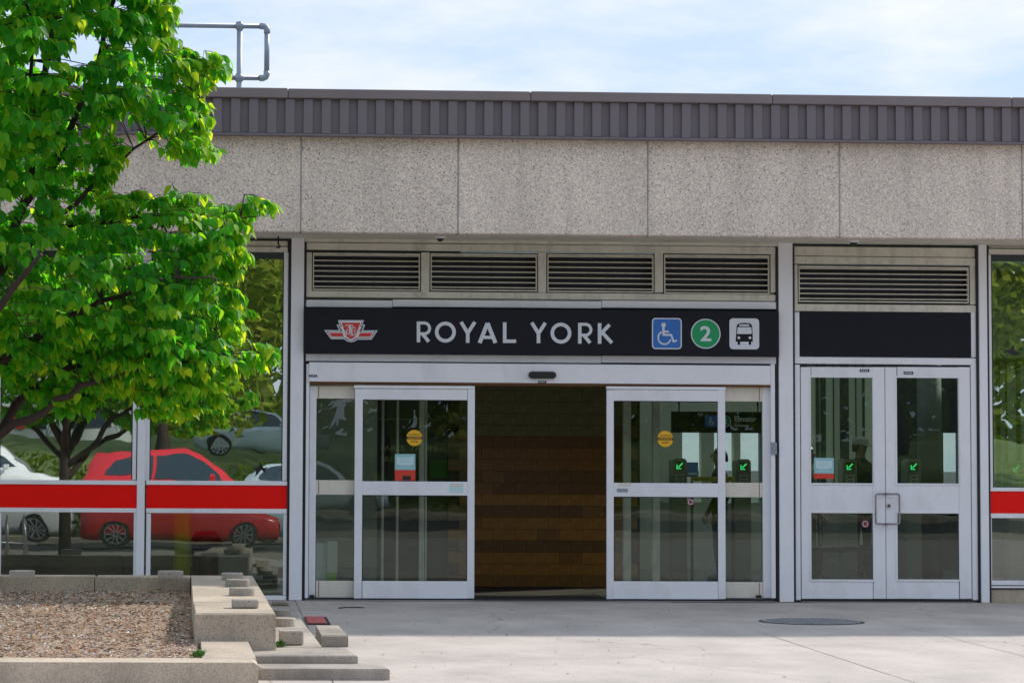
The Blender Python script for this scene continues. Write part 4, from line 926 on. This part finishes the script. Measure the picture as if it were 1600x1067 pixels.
for i in range(20000):
    y = yb-.01+(yi2+.02-yb)*rnd.random(); xr_ = lerpx(A0, A1, y)-.01; x = xr_-(rnd.random()**1.0)*4.2
    z = bedz(y)+.02*mn.noise(Vector((x*2, y*2, 0)))+.004+.012*rnd.random()
    l = rnd.choice((.012, .02, .03, .045))*rnd.uniform(.6, 1.2); w_ = rnd.uniform(.004, .011); a = rnd.uniform(0, 6.28); tl = rnd.uniform(-.35, .35)
    dx, dy = math.cos(a), math.sin(a); t = .002
    P = []
    for s1, s2 in ((-1,-1),(1,-1),(1,1),(-1,1)): P.append((x+dx*l*s1*.5-dy*w_*s2*.5, y+dy*l*s1*.5+dx*w_*s2*.5, z+tl*l*s1*.5))
    vs = [(q[0], q[1], q[2]-t) for q in P]+[(q[0], q[1], q[2]+t) for q in P]
    b.add(vs, [(4,5,6,7), (0,1,5,4), (1,2,6,5), (2,3,7,6), (3,0,4,7)], rnd.choices(CH, (6, 3, 6, 2, 4, 2))[0])
b.build('wood_chips', PL, kind='stuff')
# terrace and steps
TE = thing('terrace_steps', 'low pale concrete terrace and steps beside the planter end', 'steps', (.5, -8, 0))
h3, h4 = .139, .08
E0 = atZ(396, 940, h3); E1 = atZ(420, 1014, h3)
R0 = atZ(451, 942, h3); RM = atZ(504, 1011, h3); F0 = atZ(410, 1023, h3); F1 = atZ(558, 1021.5, h3)
qp('terrace_slab', TE, [(B0.x+.01, R0.y), (B1.x+.01, yf), (B1.x+.01, RM.y), (RM.x, RM.y), (R0.x, R0.y)], 0, h3, STEPC, .01)
qp('upper_step', TE, [(B1.x-.22, RM.y-.006), (D0.x+.03, F0.y+.004), (F1.x, F0.y+.004), (F1.x-.05, RM.y-.006)], 0, h3-.002, STEPC, .01)
G0 = atZ(410, 1044, h4); G1 = atZ(608, 1043, h4)
qp('lower_step', TE, [(D0.x+.02, F0.y), (D1.x+.03, G0.y), (G1.x, G0.y), (G1.x-.02, F0.y)], 0, h4, STEPC, .01)
# round concrete pucks
def puck(px, py, h, wpx, label, hh=.065, n=28, square=False):
    p = atZ(px, py, h); rad = wpx*.5*(p.y+D)/F; b = MB()
    if square: b.box(p.x-rad, p.x+rad, p.y, p.y+rad*1.6, h+.001, h+hh, STEPC, .01)
    else: b.cylz(p.x, p.y+rad, h+.001, h+hh, rad, rad, STEPC, n, .008)
    o = b.build('concrete_puck'); o['label'] = label; o['category'] = 'concrete puck'; o['group'] = 'concrete pucks on the planter and terrace'
puck(33, 902.5, h1, 40, 'round concrete puck on the planter back wall, leftmost one')
puck(266, 903, h1, 40, 'round concrete puck on planter back wall in front of the yellow bollard')
puck(363, 906, h1, 34, 'squared concrete block at the rear end of the planter side wall', square=True)
puck(371, 917, h1, 38, 'round concrete puck on the side wall, second back from the planter end')
puck(378, 931, h1, 40, 'round concrete puck in the middle of the planter side wall')
puck(383, 950, h1, 42, 'squared concrete block nearest the front of the planter side wall', square=True)
puck(438, 946, h3, 26, 'small concrete block at the back of the terrace by the window', .04, square=True)
puck(438, 962, h3, 34, 'round concrete puck on the terrace behind the squared one', .05)
puck(444, 979, h3, 36, 'large round concrete puck in the middle of the terrace', .07)
puck(455, 1008, h3, 38, 'tall squared concrete block at the front of the terrace', .11, square=True)
# slab and mat right of terrace
p = atZ(523, 1010, 0); w_ = 42*.5*(p.y+D)/F; p.y = max(p.y, RM.y+.02)
q = MB(); vs, fs = quadprism([(p.x-w_, p.y), (p.x+w_, p.y), (p.x+w_*.75, p.y+1.3), (p.x-w_*1.05, p.y+1.3)], .001, .095, STEPC, .012); q.add(vs, fs, STEPC); o = q.build('loose_slab'); tag(o, 'pale loose concrete slab lying on the pavement beside the terrace', 'slab')
a, c_ = atZ(480, 976, 0), atZ(510, 965, 0); q = MB(); q.box(a.x, c_.x, a.y, c_.y, .004, .012, DKMET, .002); q.box(a.x+.01, c_.x-.03, a.y+.03, c_.y-.04, .0125, .02, RUBR, .003); o = q.build('floor_mat'); tag(o, 'small red rubber mat on the pavement near the terrace edge', 'mat')
a = atZ(528, 950, 0); c_ = atZ(565, 946.5, 0); q = MB(); q.tube([(a.x, a.y-.12, .01), (a.x+.07, a.y, .01), (a.x+.2, a.y+.03, .01), (c_.x, a.y, .01)], .006, BLK, 6); o = q.build('cable'); tag(o, 'short black cable lying on the pavement before the doors', 'cable')
q = MB(); r = random.Random(44)
for i in range(150):
    t = r.random(); p = atZ(430+700*r.random()**2.2, 945+115*r.random(), 0)
    if p.x < F1.x+.1 and p.y < R0.y: continue
    l = r.uniform(.006, .02); a = r.uniform(0, 3); q.add([(p.x+l*math.cos(a), p.y+l*math.sin(a), .0035), (p.x-l*.4*math.sin(a), p.y+l*.4*math.cos(a), .0085), (p.x-l*math.cos(a), p.y-l*math.sin(a), .0035), (p.x+l*.4*math.sin(a), p.y-l*.4*math.cos(a), .006)], [(0,1,2,3)], r.choice(CH))
o = q.build('leaf_litter'); o['kind'] = 'stuff'
# manhole
p = atZ(1268, 970.8, 0); MH = thing('manhole_cover', 'round grey manhole cover set in the pavement before the doors', 'manhole', (p.x, p.y, 0))
IRON = mat('cast_iron', (.30,.30,.31), .55, .3, .35, 5, .001, 30); rad = 82*(p.y+D)/F
q = MB(); q.cylz(p.x, p.y, -.02, .004, rad, rad, DKMET, 48); q.build('rim', MH); q = MB(); q.cylz(p.x, p.y, -.01, .008, rad*.94, rad*.94, IRON, 48, .002); q.build('lid', MH)
q = MB()
for i in range(-9, 10):
    for j in range(-9, 10):
        x, y = i*rad*.095, j*rad*.095
        if x*x+y*y < (rad*.86)**2: q.box(p.x+x-.014, p.x+x+.014, p.y+y-.014, p.y+y+.014, .008, .012, IRON)
q.build('tread_studs', MH, kind='stuff')
# weeds
WEED = mat('weed', (.10,.22,.03), .7, 0, .3, 20)
def weed(px, py, h, s, label):
    p = atZ(px, py, h); q = MB(); r = random.Random(px)
    for i in range(46):
        a = r.uniform(0, 6.28); l = s*r.uniform(.5, 1); w_ = .006; t = r.uniform(.2, .9); x, y = p.x+r.gauss(0, s*.22), p.y+r.gauss(0, s*.22)
        dx, dy = math.cos(a), math.sin(a)
        q.add([(x-dy*w_, y+dx*w_, h), (x+dy*w_, y-dx*w_, h), (x+dx*l*t*.5+dy*w_*1.4, y+dy*l*t*.5-dx*w_*1.4, h+l*.6), (x+dx*l*t*.5-dy*w_*1.4, y+dy*l*t*.5+dx*w_*1.4, h+l*.6), (x+dx*l*t, y+dy*l*t, h+l*.8)], [(0,1,2,3), (3,2,4)], WEED)
    o = q.build('weed'); tag(o, label, 'weed')
weed(437, 1010, h3, .07, 'green weed tuft growing between terrace and planter wall'); weed(311, 1026, .20, .07, 'green weed tuft in the front corner of the mulch bed')

# ------------------------------------------------------------------ the tree
YT = -7.9; SC = (YT+D)/F
TRR = thing('leafy_tree', 'small broadleaf tree with dense bright heart-shaped leaves rising from the planter', 'tree', (atY(-95, 950, YT).x, YT, .25))
rt = random.Random(11)
limbs = [
 [(-90,930,0,.085),(-92,800,0,.078),(-90,700,.0,.07),(-85,640,.02,.062)],
 [(-90,775,0,.045),(-40,715,-.1,.040),(0,672,-.18,.036),(70,640,-.25,.030),(130,604,-.3,.025),(180,585,-.3,.020),(250,578,-.35,.013),(330,560,-.4,.007)],
 [(-90,740,0,.05),(-20,690,.1,.042),(50,610,.2,.036),(110,575,.25,.028),(200,540,.3,.02),(300,545,.35,.013),(380,560,.4,.007)],
 [(-88,700,0,.05),(-30,600,-.2,.042),(20,548,-.3,.036),(90,505,-.4,.028),(160,470,-.5,.02),(250,440,-.6,.012),(330,430,-.6,.007)],
 [(-85,640,.02,.06),(-40,520,.05,.05),(10,400,.05,.042),(38,320,.05,.036),(60,200,.05,.03),(75,90,.1,.026),(90,-30,.1,.02),(110,-200,.1,.011)],
 [(10,400,.05,.030),(80,355,-.1,.024),(135,300,-.1,.018),(190,250,-.05,.013),(250,205,.0,.009),(310,150,-.1,.005)],
 [(38,320,.05,.032),(95,240,.2,.028),(150,100,.3,.024),(170,20,.35,.02),(200,-100,.4,.01)],
 [(80,355,-.1,.024),(160,345,-.05,.018),(215,338,.0,.013),(320,340,.0,.008),(405,338,-.05,.004)],
 [(60,200,.05,.02),(45,120,-.2,.016),(50,40,-.3,.012),(30,-60,-.4,.008)],
 [(-88,690,0,.055),(-150,560,.1,.045),(-230,400,.2,.032),(-340,260,.3,.015)],
 [(-85,640,0,.05),(-130,450,-.3,.042),(-190,250,-.5,.03),(-220,50,-.6,.02),(-200,-200,-.6,.01)],
 [(-90,720,0,.05),(-60,600,-.6,.04),(0,480,-1.1,.028),(60,400,-1.4,.015)],
 [(-90,700,0,.05),(-60,560,.6,.04),(20,420,1.2,.028),(100,350,1.5,.012)],
 [(-90,720,0,.045),(-180,640,-.3,.035),(-300,560,-.5,.02),(-420,500,-.5,.01)],
]
lp = []
for i, lm in enumerate(limbs):
    pts = []; rr = []
    for k in range(len(lm)-1):
        a = lm[k]; c_ = lm[k+1]; n = 3
        for t in range(n):
            f = t/n; pts.append(Vector((a[0]+(c_[0]-a[0])*f, a[1]+(c_[1]-a[1])*f, a[2]+(c_[2]-a[2])*f))); rr.append(a[3]+(c_[3]-a[3])*f)
    a = lm[-1]; pts.append(Vector(a[:3])); rr.append(a[3])
    W3 = []
    for j, q in enumerate(pts):
        p = atY(q.x, q.y, YT+q.z); jit = .02 if j and i else 0; W3.append(p+Vector((rt.uniform(-jit, jit), rt.uniform(-jit, jit), rt.uniform(-jit, jit))))
    if i == 0: W3[0].z = .2
    MB().tube(W3, rr, BARK, 9).build('trunk' if i == 0 else 'branch', TRR, True)
    for q, r_ in zip(W3, rr):
        if r_ < .04: lp.append(q)
poly = [(110,-440),(230,-320),(300,-160),(290,-60),(278,0),(262,40),(280,62),(330,85),(352,112),(340,135),(322,150),(325,190),(333,235),(318,262),(285,262),(262,240),(235,225),(205,232),(180,262),(170,290),(230,290),(290,290),(345,300),(378,318),(412,308),(432,325),(420,345),(395,352),(382,380),(378,410),(366,440),(374,480),(380,520),(420,548),(424,572),(400,586),(365,588),(345,612),(335,640),(300,632),(282,652),(240,645),(205,632),(165,612),(140,640),(100,650),(60,630),(0,600),(-60,610),(-200,640),(-420,560),(-560,350),(-600,100),(-520,-200),(-300,-400)]
holes = [(128,72,40,32), (70,95,24,14), (10,14,14,16), (188,196,32,26), (60,384,18,12), (25,308,34,16), (85,170,10,8), (250,270,20,10), (100,430,10,8), (60,520,16,8), (215,385,10,8), (165,630,26,12), (210,20,5,5), (140,262,18,14), (250,352,16,8), (150,410,12,6), (120,560,18,7), (300,600,10,5)]
def inside(x, y):
    c = False; n = len(poly)
    for i in range(n):
        x1, y1 = poly[i]; x2, y2 = poly[(i+1) % n]
        if (y1 > y) != (y2 > y) and x < (x2-x1)*(y-y1)/(y2-y1)+x1: c = not c
    return c
def edged(x, y):
    m = 1e9; n = len(poly)
    for i in range(n):
        x1, y1 = poly[i]; x2, y2 = poly[(i+1) % n]; dx, dy = x2-x1, y2-y1
        t = max(0, min(1, ((x-x1)*dx+(y-y1)*dy)/(dx*dx+dy*dy))); m = min(m, math.hypot(x-x1-t*dx, y-y1-t*dy))
    return m
LV = [(0,0,0)]
def leaf_geo(base, dirv, nrm, L_, W_, fold, droop):
    """8-triangle heart leaf: base point, direction of midrib, surface normal"""
    d = dirv.normalized(); n_ = (nrm-d*nrm.dot(d)).normalized(); s_ = d.cross(n_)
    mid = []; 
    for t in (0, .28, .62, 1): mid.append(base+d*(L_*t)-n_*(droop*L_*t*t)+Vector((0,0,-.0)))
    pts = [mid[0]]
    for t, w_, k in ((.08, .36, 0), (.36, .50, 1), (.70, .26, 2)):
        c = base+d*(L_*t)-n_*(droop*L_*t*t); pts.append(c+s_*W_*w_+n_*fold*W_*w_); pts.append(c-s_*W_*w_+n_*fold*W_*w_)
    pts += [mid[1], mid[2], mid[3]]
    # idx: 0 base, 1/2 pair a, 3/4 pair b, 5/6 pair c, 7 mid1, 8 mid2, 9 tip
    return pts, [(0,1,3,7), (0,7,4,2), (7,3,5,8), (7,8,6,4), (8,5,9), (8,9,6)]
allv = []; allf = []; tones = []; cands = []
twigs = MB()
def spray(c, out, size, yel):
    """a drooping twig with two ranks of hanging leaves"""
    out = out.normalized(); side = out.cross(Vector((0,0,1))); side = side.normalized() if side.length > .1 else Vector((1,0,0))
    n = rt.randint(9, 14); pts = []
    for i in range(5):
        t = i/4; pts.append(c+out*(size*(t-.5))+Vector((0,0,.02-.22*size*(t-.3)**2*1.6)))
    # join to nearest limb
    nb = min(lp, key=lambda q: (q-pts[0]).length_squared)
    if (nb-pts[0]).length < .6: twigs.tube([nb, (nb+pts[0])*.5+Vector((0,0,.03)), pts[0]], [.005, .004, .002], BARK, 4, False)
    twigs.tube(pts, [.0035, .003, .0028, .002, .0015], BARK, 3, False)
    for i in range(n):
        t = (i+.5)/n; k = t*4; j = min(3, int(k)); b0 = pts[j].lerp(pts[j+1], k-j)
        sd_ = side*(1 if i % 2 else -1)
        d = (sd_*rt.uniform(.0, .8)+out*rt.uniform(.0, .8)+Vector((rt.gauss(0,.25), rt.gauss(0,.25), -rt.uniform(.4, 1.4)))).normalized()
        nr = (out*.55+sd_*.35+Vector((rt.gauss(0,.3), rt.gauss(0,.3)-.25, rt.gauss(0,.2)+.45))).normalized()
        L_ = rt.uniform(.075, .135)*(1-.22*abs(t-.4)); W_ = L_*rt.uniform(.60, .74)
        st = b0+d*.015
        P, Fc = leaf_geo(st, d, nr, L_, W_, rt.uniform(.05, .35), rt.uniform(.0, .35))
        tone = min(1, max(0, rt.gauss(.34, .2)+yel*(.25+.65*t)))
        cands.append((P, Fc, tone))
ns = 0; target = 2800; tries = 0
cen = atY(-60, 200, YT)
while ns < target and tries < 60000:
    tries += 1
    x = rt.uniform(-600, 440); y = rt.uniform(-440, 660)
    if x < -60 or y < -60:
        if rt.random() < .55: continue
    if not inside(x, y): continue
    if any(((x-h[0])/h[2])**2+((y-h[1])/h[3])**2 < 1 for h in holes): continue
    e = edged(x, y)
    if e < 8: continue
    if mn.noise(Vector((x*.014, y*.014, 5))) < -.30 and rt.random() < .75: continue
    dep = min(1.9, (e*SC)**.8*1.05+.12)
    dy = dep*math.copysign(rt.random()**.65, rt.random()-.56)
    p = atY(x, y, YT+dy)
    ox = p-atY(-60, y+40, YT); ox.z *= .35; ox = ox.normalized() if ox.length > .05 else Vector((1,0,0)); ox = (ox+Vector((rt.gauss(0,.35), rt.gauss(0,.35), rt.gauss(0,.28)))).normalized()
    spray(p, ox, rt.uniform(.18, .34) if e > 26 else rt.uniform(.10, .18), max(0, min(.6, .10+rt.gauss(.1,.16)+(.42 if e < 50 and x > 150 else .05))))  # right-edge sprays made yellower, sun's backlight put into the leaf tone
    ns += 1
# small terminal sprays pinned to the outline tips
for x, y in ((352,112),(430,325),(422,560),(418,548),(404,312),(335,238),(326,190),(378,575),(338,625),(300,632),(282,650),(240,645),(385,400),(372,470),(345,90),(270,30),(268,10),(384,345),(395,330),(408,570),(390,560),(115,45),(105,60)):
    for q in range(2): spray(atY(x-8+rt.uniform(-6, 6), y-6+rt.uniform(-6, 6), YT+rt.uniform(-.2, .2)), Vector((1, rt.uniform(-.3, .3), -.1)), .14, .45)
# the 300 leaves nearest the camera inside the frame become leaf objects; the rest one mass
vis = []
for i, (P, Fc, tn) in enumerate(cands):
    v = P[0]-Vector((0, -D, H)); z = v.dot(_d); px = 800-SX+F*v.dot(_r)/z; py = 533.5+SY-F*v.dot(_u)/z
    if 5 < px < 440 and 5 < py < 660: vis.append((P[0].y, i))
vis.sort(); single = set(i for _, i in vis[:290])
def leafmesh(name, items, org):
    v = []; f = []; tn_ = []
    for P, Fc, t in items:
        o = len(v); v += [p-org for p in P]; f += [tuple(i+o for i in q) for q in Fc]; tn_ += [t]*len(Fc)
    me = bpy.data.meshes.new(name); me.from_pydata(v, [], f); me.materials.append(LEAF)
    at = me.attributes.new('tone', 'FLOAT', 'FACE'); at.data.foreach_set('value', tn_)
    me.polygons.foreach_set('use_smooth', [True]*len(f)); return me
for i in sorted(single):
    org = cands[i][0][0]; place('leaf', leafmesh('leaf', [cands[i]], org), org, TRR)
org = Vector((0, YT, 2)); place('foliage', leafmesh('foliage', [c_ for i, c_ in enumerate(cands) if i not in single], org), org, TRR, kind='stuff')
twigs.build('twigs', TRR, kind='stuff')
print('leaves', len(cands))

# ------------------------------------------------------------------ what stands across the street (seen mirrored in the glass)
def mir(px, py, Y): p = atY(px, py, abs(Y)); return Vector((p.x, -abs(Y), p.z))
def car(label, x, y, L_, paint, z0=-.03, ht=1.62, kind='suv', head=0):
    P = thing('parked_car', label, 'car', (x, y, z0), 'cars parked across the street')
    W_ = .9; bel = ht*.60
    st = [(-.5,.42,.62,.80),(-.485,.25,.93,.86),(-.42,.20,.97,.90),(-.2,.2,1,.92),(.1,.2,1,.92),(.28,.2,.98,.90),(.42,.22,.86,.88),(.485,.25,.72,.84),(.5,.42,.55,.78)]
    b = MB(); vs = []
    for (u, zb_, zt_, w_) in st:
        X = u*L_; zt2 = zt_*bel*1.0 if u < .2 else bel*(zt_); 
        for (yy, zz) in ((w_*.9, zb_), (w_, zb_+.18), (w_*1.0, zt2*.82), (w_*.93, zt2), (0, zt2+.02), (-w_*.93, zt2), (-w_*1.0, zt2*.82), (-w_, zb_+.18), (-w_*.9, zb_)): vs.append((X, yy, zz))
    n = 9; fs = [(i*n+k, (i+1)*n+k, (i+1)*n+k+1, i*n+k+1) for i in range(len(st)-1) for k in range(n-1)]+[(i*n+n-1, (i+1)*n+n-1, (i+1)*n, i*n) for i in range(len(st)-1)]+[tuple(range(n)), tuple(range((len(st)-1)*n, len(st)*n))[::-1]]
    b.add(vs, fs, paint); bd = b.mesh('body', True); o = bpy.data.objects.new('body', bd); C.objects.link(o); o.parent = P
    gh = [(-.478,bel,.80),(-.445,bel+(ht-bel)*.45,.75),(-.40,bel+(ht-bel)*.78,.69),(-.33,bel+(ht-bel)*.94,.64),(-.23,ht,.62),(-.10,ht*1.005,.61),(.01,ht*.985,.62),(.09,bel+(ht-bel)*.80,.66),(.18,bel+(ht-bel)*.42,.73),(.275,bel,.80)]
    b = MB(); vs = []
    for u, zz, w_ in gh: vs += [(u*L_, .80 if zz > bel else .8, bel-.02), (u*L_, w_, zz), (u*L_, -w_, zz), (u*L_, -.80, bel-.02)]
    fs = [(i*4+k, (i+1)*4+k, (i+1)*4+k+1, i*4+k+1) for i in range(len(gh)-1) for k in range(3)]
    b.add(vs, fs, paint); o = bpy.data.objects.new('roof', b.mesh('roof', True)); C.objects.link(o); o.parent = P
    def kid(nm, bb, sm=False): o = bpy.data.objects.new(nm, bb.mesh(nm, sm)); C.objects.link(o); o.parent = P
    for s_ in (-1, 1):
        hh = ht-bel
        for outl_ in (((-.385,.22),(-.36,.12),(-.13,.08),(-.13,.86),(-.24,.86),(-.33,.68),(-.375,.42)), ((-.115,.08),(.215,.08),(.15,.38),(.08,.64),(.01,.82),(-.115,.86))):
            b = MB(); PW = []
            for dy_ in (.004, -.02):
                for u, q in outl_: PW.append((u*L_, s_*(.80-.185*q+dy_+.008), bel+q*hh))
            n = len(outl_); b.add(PW, [tuple(range(n)), tuple(range(2*n-1, n-1, -1))]+[(i, (i+1) % n, (i+1) % n+n, i+n) for i in range(n)], CARG); kid('side_window', b)
        for u in (-.31, .31):
            b = MB(); n = 24; rr = .345; yo = s_*.93; yi = s_*.72; vs = []
            for yy, q in ((yi, rr), (yo, rr), (yo, rr*.72), (yo-s_*.03, rr*.70)): vs += [(u*L_+q*math.cos(2*math.pi*i/n), yy, rr+q*math.sin(2*math.pi*i/n)) for i in range(n)]
            b.add(vs, [(k*n+i, k*n+(i+1) % n, (k+1)*n+(i+1) % n, (k+1)*n+i) for k in range(3) for i in range(n)], TYRE)
            b.add(vs[3*n:], [tuple(range(n))], DKMET); kid('tyre', b)
            b = MB()
            for q in range(10):
                a = 2*math.pi*q/10; c_, s2 = math.cos(a), math.sin(a)
                P4 = [(u*L_+c_*.03-s2*.012, rr+s2*.03+c_*.012), (u*L_+c_*.24-s2*.018, rr+s2*.24+c_*.018), (u*L_+c_*.24+s2*.018, rr+s2*.24-c_*.018), (u*L_+c_*.03+s2*.012, rr+s2*.03-c_*.012)]
                b.prism(P4, min(yo-s_*.028, yo-s_*.005), max(yo-s_*.028, yo-s_*.005), RIM)
            b.arc(u*L_, rr, .24, .02, 0, 360, min(yo-s_*.02, yo-s_*.001), max(yo-s_*.02, yo-s_*.001), RIM, 20); kid('rim', b)
        b = MB(); b.box(.14*L_, .14*L_+.14, min(s_*.93, s_*1.05), max(s_*.93, s_*1.05), bel, bel+.15, paint, .02); kid('wing_mirror', b)
        b = MB(); b.box(.455*L_, .488*L_, min(s_*.5, s_*.8), max(s_*.5, s_*.8), .62, .74, RIM, .01); kid('headlight', b)
        b = MB(); b.box(-.492*L_, -.47*L_, min(s_*.55, s_*.82), max(s_*.55, s_*.82), .72, .95, LAMPM, .01); kid('tail_light', b)
    b = MB(); b.add([(.272*L_, .70, bel+.03), (.272*L_, -.70, bel+.03), (.06*L_, -.58, ht*.965), (.06*L_, .58, ht*.965)], [(0,1,2,3)], CARG)
    b.add([(.262*L_, .70, bel+.01), (.262*L_, -.70, bel+.01), (.05*L_, -.58, ht*.945), (.05*L_, .58, ht*.945)], [(3,2,1,0)], CARG); kid('windscreen', b)
    if head: P.rotation_euler = (0, 0, head)
    return P
p = mir(283, 715, -34); car('bright red hatchback parked across the street, mirrored in the left window', p.x, -34, 4.75, CARR, -.03, 1.75)
p = mir(-30, 715, -39.5); car('white SUV parked across the street, mirrored in the leftmost window', p.x, -39.5, 4.7, CARW, .05, 2.0)
p = mir(492, 715, -40); car('pale blue-grey car parked across the street in front of the red hatchback', p.x, -40, 3.9, CARS, .0, 1.45)
p = mir(410, 690, -56); car('silver blue car parked up on the grassy slope behind the others', p.x, -56, 4.4, CARS, 1.55, 1.5)

# street trees opposite
def crownmesh(seed, hgt, rad, mcol):
    r = random.Random(seed); v = []; f = []
    lobes = [(Vector((r.gauss(0, rad*.45), r.gauss(0, rad*.4), hgt*.55+r.uniform(-.33, .36)*hgt*.75)), rad*r.uniform(.38, .62)) for _ in range(18)]
    for _ in range(6500):
        c, q = r.choice(lobes); d = Vector((r.gauss(0,1), r.gauss(0,1), r.gauss(0,1))).normalized(); p = c+d*q*r.uniform(.55, 1.05)
        a = Vector((r.gauss(0,1), r.gauss(0,1), r.gauss(0,.6))).normalized(); b_ = a.orthogonal().normalized(); s = r.uniform(.10, .22)
        o = len(v); v += [p-a*s, p+b_*s*.5, p+a*s, p-b_*s*.5]; f.append((o, o+1, o+2, o+3))
    me = bpy.data.meshes.new('crown'); me.from_pydata(v, [], f); me.materials.append(mcol)
    at = me.attributes.new('tone', 'FLOAT', 'FACE'); at.data.foreach_set('value', [min(1, max(0, r.gauss(.5, .22))) for _ in f]); return me
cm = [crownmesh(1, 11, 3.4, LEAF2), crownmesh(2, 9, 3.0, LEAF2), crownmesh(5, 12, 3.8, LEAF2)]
adj = ['tall broad', 'short rounded', 'very tall full']
wh = ['behind the white SUV', 'behind the red hatchback', 'above the silver car on the slope', 'opposite the sliding doors', 'opposite the open doorway', 'opposite the swing doors', 'opposite the right window', 'far right along the street', 'far left along the street', 'in the second row on the slope', 'in the back row left', 'in the back row right', 'beyond the pale blue car', 'at the far end of the slope']
spots = [(-9,-50,0),(-2,-47.5,1),(5,-60,2),(9,-49,0),(15,-52,2),(21,-48,1),(27,-51,0),(34,-49,2),(-17,-52,2),(1,-66,0),(-12,-68,2),(12,-68,2),(12.5,-58,1),(24,-66,0)]
for i, (x, y, k) in enumerate(spots):
    z = .1+2.2*min(1, max(0, ((-45-y)/60*14)-1)/5)
    t = thing('street_tree', '%s green tree %s, seen mirrored' % (adj[k], wh[i]), 'tree', (x, y, z-.1), 'trees across the street')
    o = bpy.data.objects.new('crown', cm[k]); C.objects.link(o); o.parent = t; o.rotation_euler = (0, 0, i*1.3); o.scale = (1.15, 1.15, 1.15)
    b = MB(); b.tube([(0,0,-.2), (.05,0,2), (-.05,.1,4), (.1,0,7)], [.24, .2, .16, .06], BARK, 10); o = bpy.data.objects.new('trunk', b.mesh('trunk', True)); C.objects.link(o); o.parent = t
r = random.Random(21); v = []; f = []
for _ in range(26000):
    x = r.uniform(-50, 70); y = r.uniform(-92, -80)+4*math.sin(x*.15); top = 9+3.5*mn.noise(Vector((x*.13, 0, 0)))+2*mn.noise(Vector((x*.5, 1, 0))); z = 1.8+r.random()*top; a = Vector((r.gauss(0,1), r.gauss(0,1), r.gauss(0,.6))).normalized(); b_ = a.orthogonal().normalized(); s = r.uniform(.25, .6); p = Vector((x, y, z))
    o = len(v); v += [p-a*s, p+b_*s*.6, p+a*s, p-b_*s*.6]; f.append((o, o+1, o+2, o+3))
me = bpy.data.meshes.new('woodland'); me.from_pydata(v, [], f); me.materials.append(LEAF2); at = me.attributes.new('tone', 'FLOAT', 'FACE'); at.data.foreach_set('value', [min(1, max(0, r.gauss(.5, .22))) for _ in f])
o = bpy.data.objects.new('woodland', me); C.objects.link(o); o['kind'] = 'stuff'; o['label'] = 'far belt of woodland closing the street'
# shrubs as a hedge mass on the slope
r = random.Random(9); v = []; f = []
for _ in range(16000):
    x = r.uniform(-30, 45); y = r.uniform(-47.5, -45.6); z = .2+r.random()*(1.0+.45*math.sin(x*.8)); a = Vector((r.gauss(0,1), r.gauss(0,1), r.gauss(0,.6))).normalized(); b_ = a.orthogonal(); s = r.uniform(.05, .12); p = Vector((x, y, z))
    o = len(v); v += [p-a*s, p+b_*s*.5, p+a*s, p-b_*s*.5]; f.append((o, o+1, o+2, o+3))
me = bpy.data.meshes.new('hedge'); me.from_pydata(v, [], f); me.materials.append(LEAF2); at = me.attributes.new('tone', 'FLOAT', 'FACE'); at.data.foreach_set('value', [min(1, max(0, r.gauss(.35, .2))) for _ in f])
o = bpy.data.objects.new('hedge', me); C.objects.link(o); o['kind'] = 'stuff'; o['label'] = 'low green hedge along the far kerb'
# white shop building with red disc
p = mir(20, 700, -75); SH = thing('shop_building', 'low white shop building with a red disc sign, mirrored at far left', 'building', (p.x, -78, 0))
MB().box(p.x-9, p.x+5, -82, -75, .5, 6.2, WHT, .03).build('wall', SH); MB().box(p.x-9.3, p.x+5.3, -82.3, -74.7, 6.2, 6.5, FASC, .02).build('roof', SH)
for i in range(5): x = p.x-8+i*2.5; MB().box(x, x+1.8, -75.02, -74.96, 2.6, 3.4, CARG).build('window', SH)
z = mir(30, 663, -75).z; q = MB(); q.disc(mir(32, 663, -75).x, z, .28, -74.95, -74.9, NRED, 24); q.build('disc_sign', SH)
# bike rack on the plaza, mirrored in the lower left window
p = mir(150, 850, -9.5); BRK_ = thing('bike_rack', 'steel bicycle rack of bent hoops out on the plaza, mirrored in the leftmost lower window', 'bicycle rack', (-4.5, -13.6, 0))
for i in range(6):
    x = -5.4+i*.34; MB().tube([(x, -19.4, 0), (x, -19.4, .6), (x+.02, -19.3, .78), (x+.05, -19.0, .82), (x+.08, -18.8, .7), (x+.1, -18.7, 0)], .018, STEEL, 8).build('hoop', BRK_, True)
MB().tube([(-5.6, -19.4, .3), (-3.5, -19.4, .3)], .02, STEEL, 8).build('tie_bar', BRK_, True)
